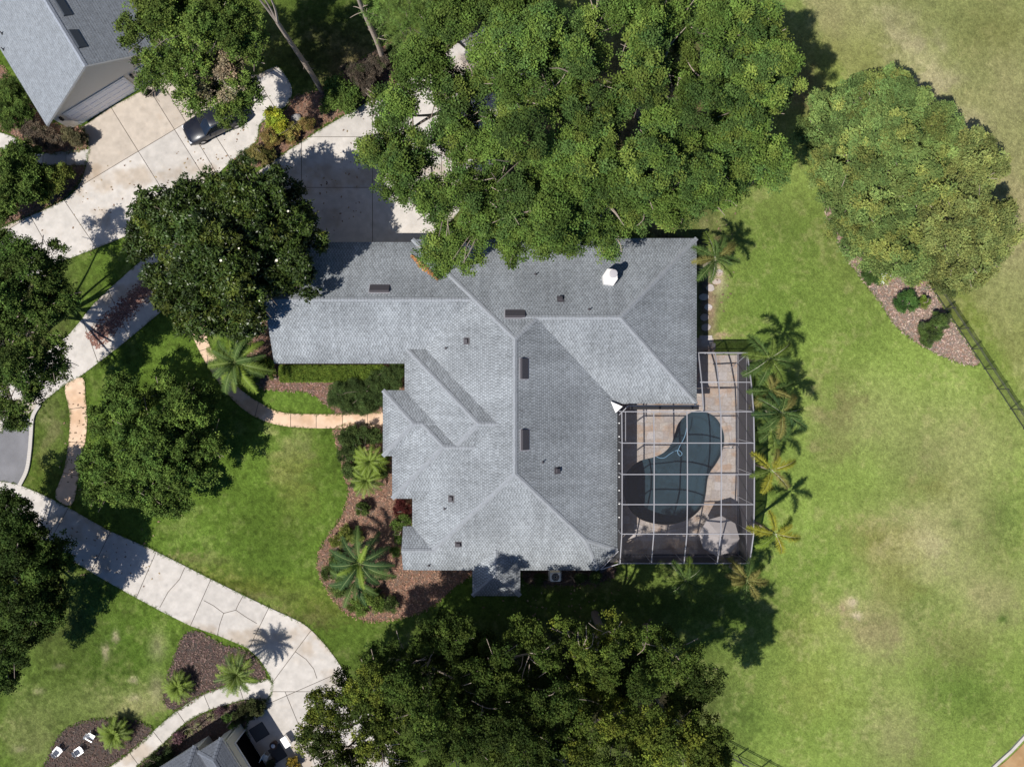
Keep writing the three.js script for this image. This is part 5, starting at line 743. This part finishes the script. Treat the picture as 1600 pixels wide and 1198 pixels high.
palm('lower of two bright green pygmy palms beside the entry', 573, 750, 1.5, { set: 'date', cols: ['lime', 'mid'], n: 20, scale: 1.28, inner: 8, r: .07, trunkMat: bark });
palm('tall pygmy palm casting a star shadow on the lower driveway', 372, 1052, 2.6, { set: 'date', cols: ['mid', 'green', 'lime'], n: 34, scale: 1.55, inner: 16, tilt: [-.35, .6], r: .09, base: [383, 1034] });
palm('round sago palm in the dark bed beside the driveway', 279, 1072, 0.5, { name: 'sago_palm', set: 'date', cols: ['lime', 'mid'], n: 40, scale: 1.15, inner: 30, tilt: [-.1, .55] });
palm('round sago palm beside the white garden chairs', 181, 1144, 0.5, { name: 'sago_palm', set: 'date', cols: ['lime', 'mid'], n: 40, scale: 1.25, inner: 30, tilt: [-.1, .55] });

// ---------- the parked car ----------
{
  const car = thing('parked_car', 'dark blue estate car parked under the overhanging branches', 'car', at(332.5, 190.5, 0.75).setY(0.05), 0);
  car.rotation.y = 25.5 * Math.PI / 180;               // nose towards lower left (-x)
  const paint = mat(0.008, 0.01, 0.018, { roughness: 0.3, clearcoat: 0.35, clearcoatRoughness: 0.03, specularIntensity: 0.5 }), glass = mat(0.012, 0.014, 0.018, { roughness: 0.03, clearcoat: 1 }), rubber = mat(0.02, 0.02, 0.02, { roughness: 0.9 }), rimM = mat(0.45, 0.45, 0.47, { roughness: 0.3, metalness: 0.9 });
  const loft = (sections) => { const G = new Geo(); for (let i = 0; i + 1 < sections.length; i++) { const A = sections[i], B = sections[i + 1]; for (let k = 0; k + 1 < A.length; k++) G.quad(A[k], B[k], B[k + 1], A[k + 1]); } for (const S of [sections[0], sections[sections.length - 1]]) { const c = S.reduce((s, p) => s.add(p), new V3()).divideScalar(S.length); for (let k = 0; k + 1 < S.length; k++) G.tri(c, S[k], S[k + 1]); } return toCreasedNormals(G.build(), 0.6); };
  // x, half width low, belt half width, belt height, crown height of hood/deck
  const st = [[-2.38, .66, .6, .55, .6], [-2.3, .8, .74, .68, .74], [-2.0, .9, .84, .8, .9], [-1.2, .93, .89, .93, 1.04], [-.8, .93, .9, .97, 1.07], [.6, .94, .91, .98, 1.06], [1.6, .93, .9, 1.0, 1.08], [2.15, .9, .86, 1.0, 1.07], [2.35, .82, .78, .92, .96], [2.42, .7, .66, .6, .62]];
  mesh('body', loft(st.map(([x, wl, wb, hb, hc]) => { const s = []; for (const q of [1, 0]) { } s.push(new V3(x, .24, -wl * .92), new V3(x, .42, -wl), new V3(x, hb * .82, -wl * .99), new V3(x, hb, -wb), new V3(x, hc, -wb * .8), new V3(x, hc + .02, 0), new V3(x, hc, wb * .8), new V3(x, hb, wb), new V3(x, hb * .82, wl * .99), new V3(x, .42, wl), new V3(x, .24, wl * .92)); return s; })), paint, car);
  const cab = [[-.95, .86, .86, 1.04, 1.05], [-.25, .87, .7, 1.03, 1.44], [.1, .87, .68, 1.03, 1.5], [1.3, .86, .67, 1.04, 1.5], [1.85, .84, .66, 1.04, 1.42], [2.25, .8, .7, 1.04, 1.06]];
  mesh('window', loft(cab.map(([x, w0, w1, h0, h1]) => [new V3(x, h0, -w0), new V3(x, h1 - .05, -w1 - .02), new V3(x, h1, -w1 + .08), new V3(x, h1 + .01, 0), new V3(x, h1, w1 - .08), new V3(x, h1 - .05, w1 + .02), new V3(x, h0, w0)])), glass, car);
  mesh('roof', loft([[-.2, .66, 1.465], [.1, .67, 1.515], [1.3, .66, 1.515], [1.82, .64, 1.44]].map(([x, w, h]) => [new V3(x, h - .04, -w), new V3(x, h, -w + .06), new V3(x, h + .02, 0), new V3(x, h, w - .06), new V3(x, h - .04, w)])), paint, car);
  for (const s of [-1, 1]) { mesh('roof_rail', bar(new V3(-.1, 1.55, s * .6), new V3(1.7, 1.52, s * .6), .04, .05), rimM, car); mesh('pillar', merged([bar(new V3(-.92, 1.05, s * .87), new V3(-.22, 1.45, s * .72), .06, .05), bar(new V3(.35, 1.03, s * .885), new V3(.35, 1.47, s * .71), .07, .05), bar(new V3(1.3, 1.03, s * .88), new V3(1.4, 1.46, s * .7), .08, .05)]), paint, car); mesh('wing_mirror', boxAt(-.55, 1.08, s * 1.02, .14, .15, .22, .05), paint, car); mesh('headlight', boxAt(-2.2, .7, s * .62, .22, .12, .34, .04), mat(.6, .62, .65, { roughness: .1 }), car); mesh('tail_light', boxAt(2.33, .86, s * .68, .12, .26, .2, .04), mat(.25, .01, .01, { roughness: .2 }), car); }
  const tyre = new THREE.LatheGeometry([[.2, -.11], [.3, -.115], [.335, -.08], [.335, .08], [.3, .115], [.2, .11]].map(([a, b]) => new V2(a, b)), 28); tyre.rotateX(Math.PI / 2); const rim = new THREE.CylinderGeometry(.21, .21, .17, 20); rim.rotateX(Math.PI / 2);
  for (const x of [-1.45, 1.42]) for (const s of [-1, 1]) { const w = new THREE.Group(); w.name = 'wheel'; w.position.set(x, .335, s * .84); car.add(w); mesh('tyre', tyre, rubber, w); mesh('rim', rim, rimM, w); }
  mesh('grille', boxAt(-2.37, .48, 0, .06, .2, .9, .02), darkMetal, car); mesh('bumper', boxAt(-2.3, .33, 0, .3, .16, 1.5, .06), darkMetal, car); mesh('bumper', boxAt(2.36, .36, 0, .2, .18, 1.5, .06), darkMetal, car);
}
// ---------- white garden chairs ----------
{
  const wh = mat(0.66, 0.67, 0.7, { roughness: 0.35 });
  const proto = thing('garden_chair', 'white plastic garden chair leftmost in the dark mulch bed', 'chair', at(95, 1169).setY(0.035), 0, 'white chairs in the lower-left bed');
  for (let k = 0; k < 5; k++) { const z = (k - 2) * .1; mesh('seat_slat', bar(new V3(-.22, .33, z), new V3(.3, .4, z), .088, .02), wh, proto); const tip = new V3(-.55, .95 - Math.abs(k - 2) * .06, z * 1.35); mesh('back_slat', bar(new V3(-.22, .33, z), tip, .105, .022), wh, proto); }
  for (const s of [-1, 1]) { mesh('arm', bar(new V3(-.4, .58, s * .33), new V3(.36, .58, s * .34), .11, .025), wh, proto); mesh('leg', bar(new V3(.3, 0, s * .33), new V3(.3, .57, s * .33), .05, .06), wh, proto); mesh('leg', bar(new V3(-.5, 0, s * .29), new V3(-.25, .4, s * .27), .05, .06), wh, proto); }
  mesh('back_rail', bar(new V3(-.43, .68, -.3), new V3(-.43, .68, .3), .025, .06), wh, proto);
  proto.rotation.y = .85; proto.scale.setScalar(0.74);
  const c2 = copyOf(proto, 'white plastic garden chair in the middle, facing the upper right'); c2.position.copy(at(128, 1169).setY(.035)); c2.rotation.y = .62; 
  const c3 = copyOf(proto, 'white plastic garden chair nearest the sago palm'); c3.position.copy(at(146, 1148).setY(.035)); c3.rotation.y = -.5;
}
// ---------- things on the lower entry court ----------
{
  const turn = Math.atan2(-0.848, 0.53);
  const m = thing('doormat', 'large dark grey mat on the concrete before the garage opening', 'mat', at(405, 1143).setY(.052), turn); mesh('mat', boxAt(0, .008, 0, 1.15, .016, 1.25, .006), mat(.06, .068, .08, { bumpMap: grainBump, bumpScale: .02 }), m); mesh('border', merged([boxAt(0, .014, .6, 1.15, .02, .05), boxAt(0, .014, -.6, 1.15, .02, .05), boxAt(.55, .014, 0, .05, .02, 1.15), boxAt(-.55, .014, 0, .05, .02, 1.15)]), mat(.035, .04, .05), m);
  const m2 = thing('doormat', 'smaller charcoal mat under the white table and chair', 'mat', at(434, 1176).setY(.052), turn); mesh('mat', boxAt(0, .008, 0, 1.2, .016, 1.1, .006), mat(.05, .05, .055, { bumpMap: grainBump, bumpScale: .02 }), m2);
  const t = thing('side_table', 'white rectangular side table on the lower entry court', 'table', at(446, 1159, .5).setY(.052), turn); mesh('tabletop', boxAt(0, .5, 0, .85, .04, .5, .015), whitePaint, t); for (const a of [-1, 1]) for (const b of [-1, 1]) mesh('leg', boxAt(a * .36, .25, b * .2, .04, .5, .04), whitePaint, t);
  const p = thing('brown_planter', 'round brown planter holding a white bowl beside the side table', 'planter', at(430, 1160).setY(.052)); mesh('pot', new THREE.LatheGeometry([[0, .02], [.2, 0], [.27, .4], [.31, .42], [.31, .46], [.25, .46], [.24, .38], [0, .36]].map(([a, b]) => new V2(a, b)), 28), mat(.075, .04, .028, { roughness: .5 }), p);
  const b = thing('white_bowl', 'small white bowl resting in the brown planter', 'bowl', at(430, 1160).setY(.052 + .37)); mesh('bowl', new THREE.LatheGeometry([[0, 0], [.08, 0], [.15, .13], [.16, .14], [.14, .13], [.07, .02], [0, .02]].map(([a, c]) => new V2(a, c)), 24), mat(.6, .62, .66, { roughness: .3 }), b);
  const c = thing('patio_chair', 'pale blue-white patio chair by the dark garage opening', 'chair', at(417, 1179).setY(.052), turn + 2.2), cm = mat(.62, .68, .7, { roughness: .4 }); mesh('seat', boxAt(0, .43, 0, .46, .05, .46, .02), cm, c); mesh('backrest', boxAt(0, .7, -.23, .44, .48, .04, .018), cm, c); for (const a of [-1, 1]) for (const d of [-1, 1]) mesh('leg', boxAt(a * .2, .21, d * .2, .035, .42, .035), cm, c);
  const pt = thing('dark_planter', 'dark round planter below the pale patio chair', 'planter', at(427, 1188).setY(.052)); mesh('pot', new THREE.LatheGeometry([[0, .02], [.22, 0], [.28, .36], [.3, .4], [.24, .4], [.22, .3], [0, .3]].map(([a, d]) => new V2(a, d)), 24), mat(.03, .028, .02), pt); seed(2); crown(pt, [[pt.position.x, .6, pt.position.z, .25, .8]], { ...shr, cols: [[.03, .04, .02]], clumpR: .12, name: 'foliage' });
  shrub('yellow flowering plant at the edge of the lower court', [[.35, .25, .04], [.12, .15, .03]], [[455, 1189, 7, .4, .9], [461, 1195, 6, .4, .9]]);
  const sp = thing('downlight', 'small cream round landscape light in the mulch beside the hedge', 'light fitting', at(431, 590).setY(.03)); const lt = new THREE.CylinderGeometry(.1, .12, .22, 16); lt.translate(0, .11, 0); mesh('housing', lt, mat(.6, .52, .4), sp); const lc = new THREE.CylinderGeometry(.075, .075, .02, 16); lc.translate(0.01, .222, 0); mesh('lens', lc, darkMetal, sp);
}
{ // grass creeping over the edges of paving and beds
  const G = new Geo(); seed(12); for (let i = 0; i < 9; i++) { const a = rnd() * 6.283, l = rr(.05, .13), d = new V3(Math.cos(a), 0, Math.sin(a)), s = new V3(-d.z, 0, d.x).multiplyScalar(.012), o = new V3(rr(-.05, .05), 0, rr(-.05, .05)); G.tri(o.clone().add(s), o.clone().addScaledVector(d, l).setY(l * rr(.3, 1)), o.clone().sub(s)); }
  const spots = []; seed(13);
  for (const p of edges) for (let i = 0; i < p.length; i++) { const q = p[(i + 1) % p.length], L = Math.hypot(q[0] - p[i][0], q[1] - p[i][1]); for (let t = 0; t < L; t += 0.075) { if (rnd() < 0.2 + 0.8 * vnoise(p[i][0] * .9 + t, p[i][1] * .9)) { const k = t / L, x = mix(p[i][0], q[0], k) + (rnd() + rnd() - 1) * .11, z = mix(p[i][1], q[1], k) + (rnd() + rnd() - 1) * .11; if (Math.abs(x) < 41 && Math.abs(z) < 31) spots.push([x, z]); } } }
  const o = new THREE.InstancedMesh(G.build(), mat(1, 1, 1, { roughness: 0.9, specularIntensity: 0.15 }), spots.length); o.name = 'grass_edge'; o.userData = { kind: 'stuff', label: 'short grass creeping over the edges of paths, driveways and mulch beds', category: 'grass' }; o.castShadow = o.receiveShadow = true;
  spots.forEach(([x, z], i) => { const s = rr(.7, 1.5), k = rr(.7, 1.3); M4.compose(new V3(x, 0.03, z), Q.setFromEuler(EU.set(0, rr(0, 6.3), 0)), new V3(s, s, s)); o.setMatrixAt(i, M4); o.setColorAt(i, CO.setRGB(.085 * k, .135 * k, .022 * k)); }); scene.add(o);
  // a few fallen leaves on the paving and lawn under the trees
  const heaps = [[620, 200, 90, 90], [520, 300, 70, 60], [150, 860, 90, 50], [200, 320, 110, 60], [560, 1110, 60, 60], [120, 700, 20, 60], [330, 240, 60, 50], [880, 940, 120, 30], [1130, 400, 20, 60]];
  litter('dry_leaves', 550, () => { const h = pick(heaps); return at(h[0] + (rnd() + rnd() + rnd() - 1.5) * h[2] * 1.3, h[1] + (rnd() + rnd() + rnd() - 1.5) * h[3] * 1.3, 0.065); }, [[0.2, 0.13, 0.08], [0.14, 0.09, 0.06], [0.26, 0.2, 0.12]], 'scattered brown leaves fallen on concrete and grass under the trees', 'leaves');
}
console.log('leaf sprigs', leafCount);
renderer.render(scene, camera);
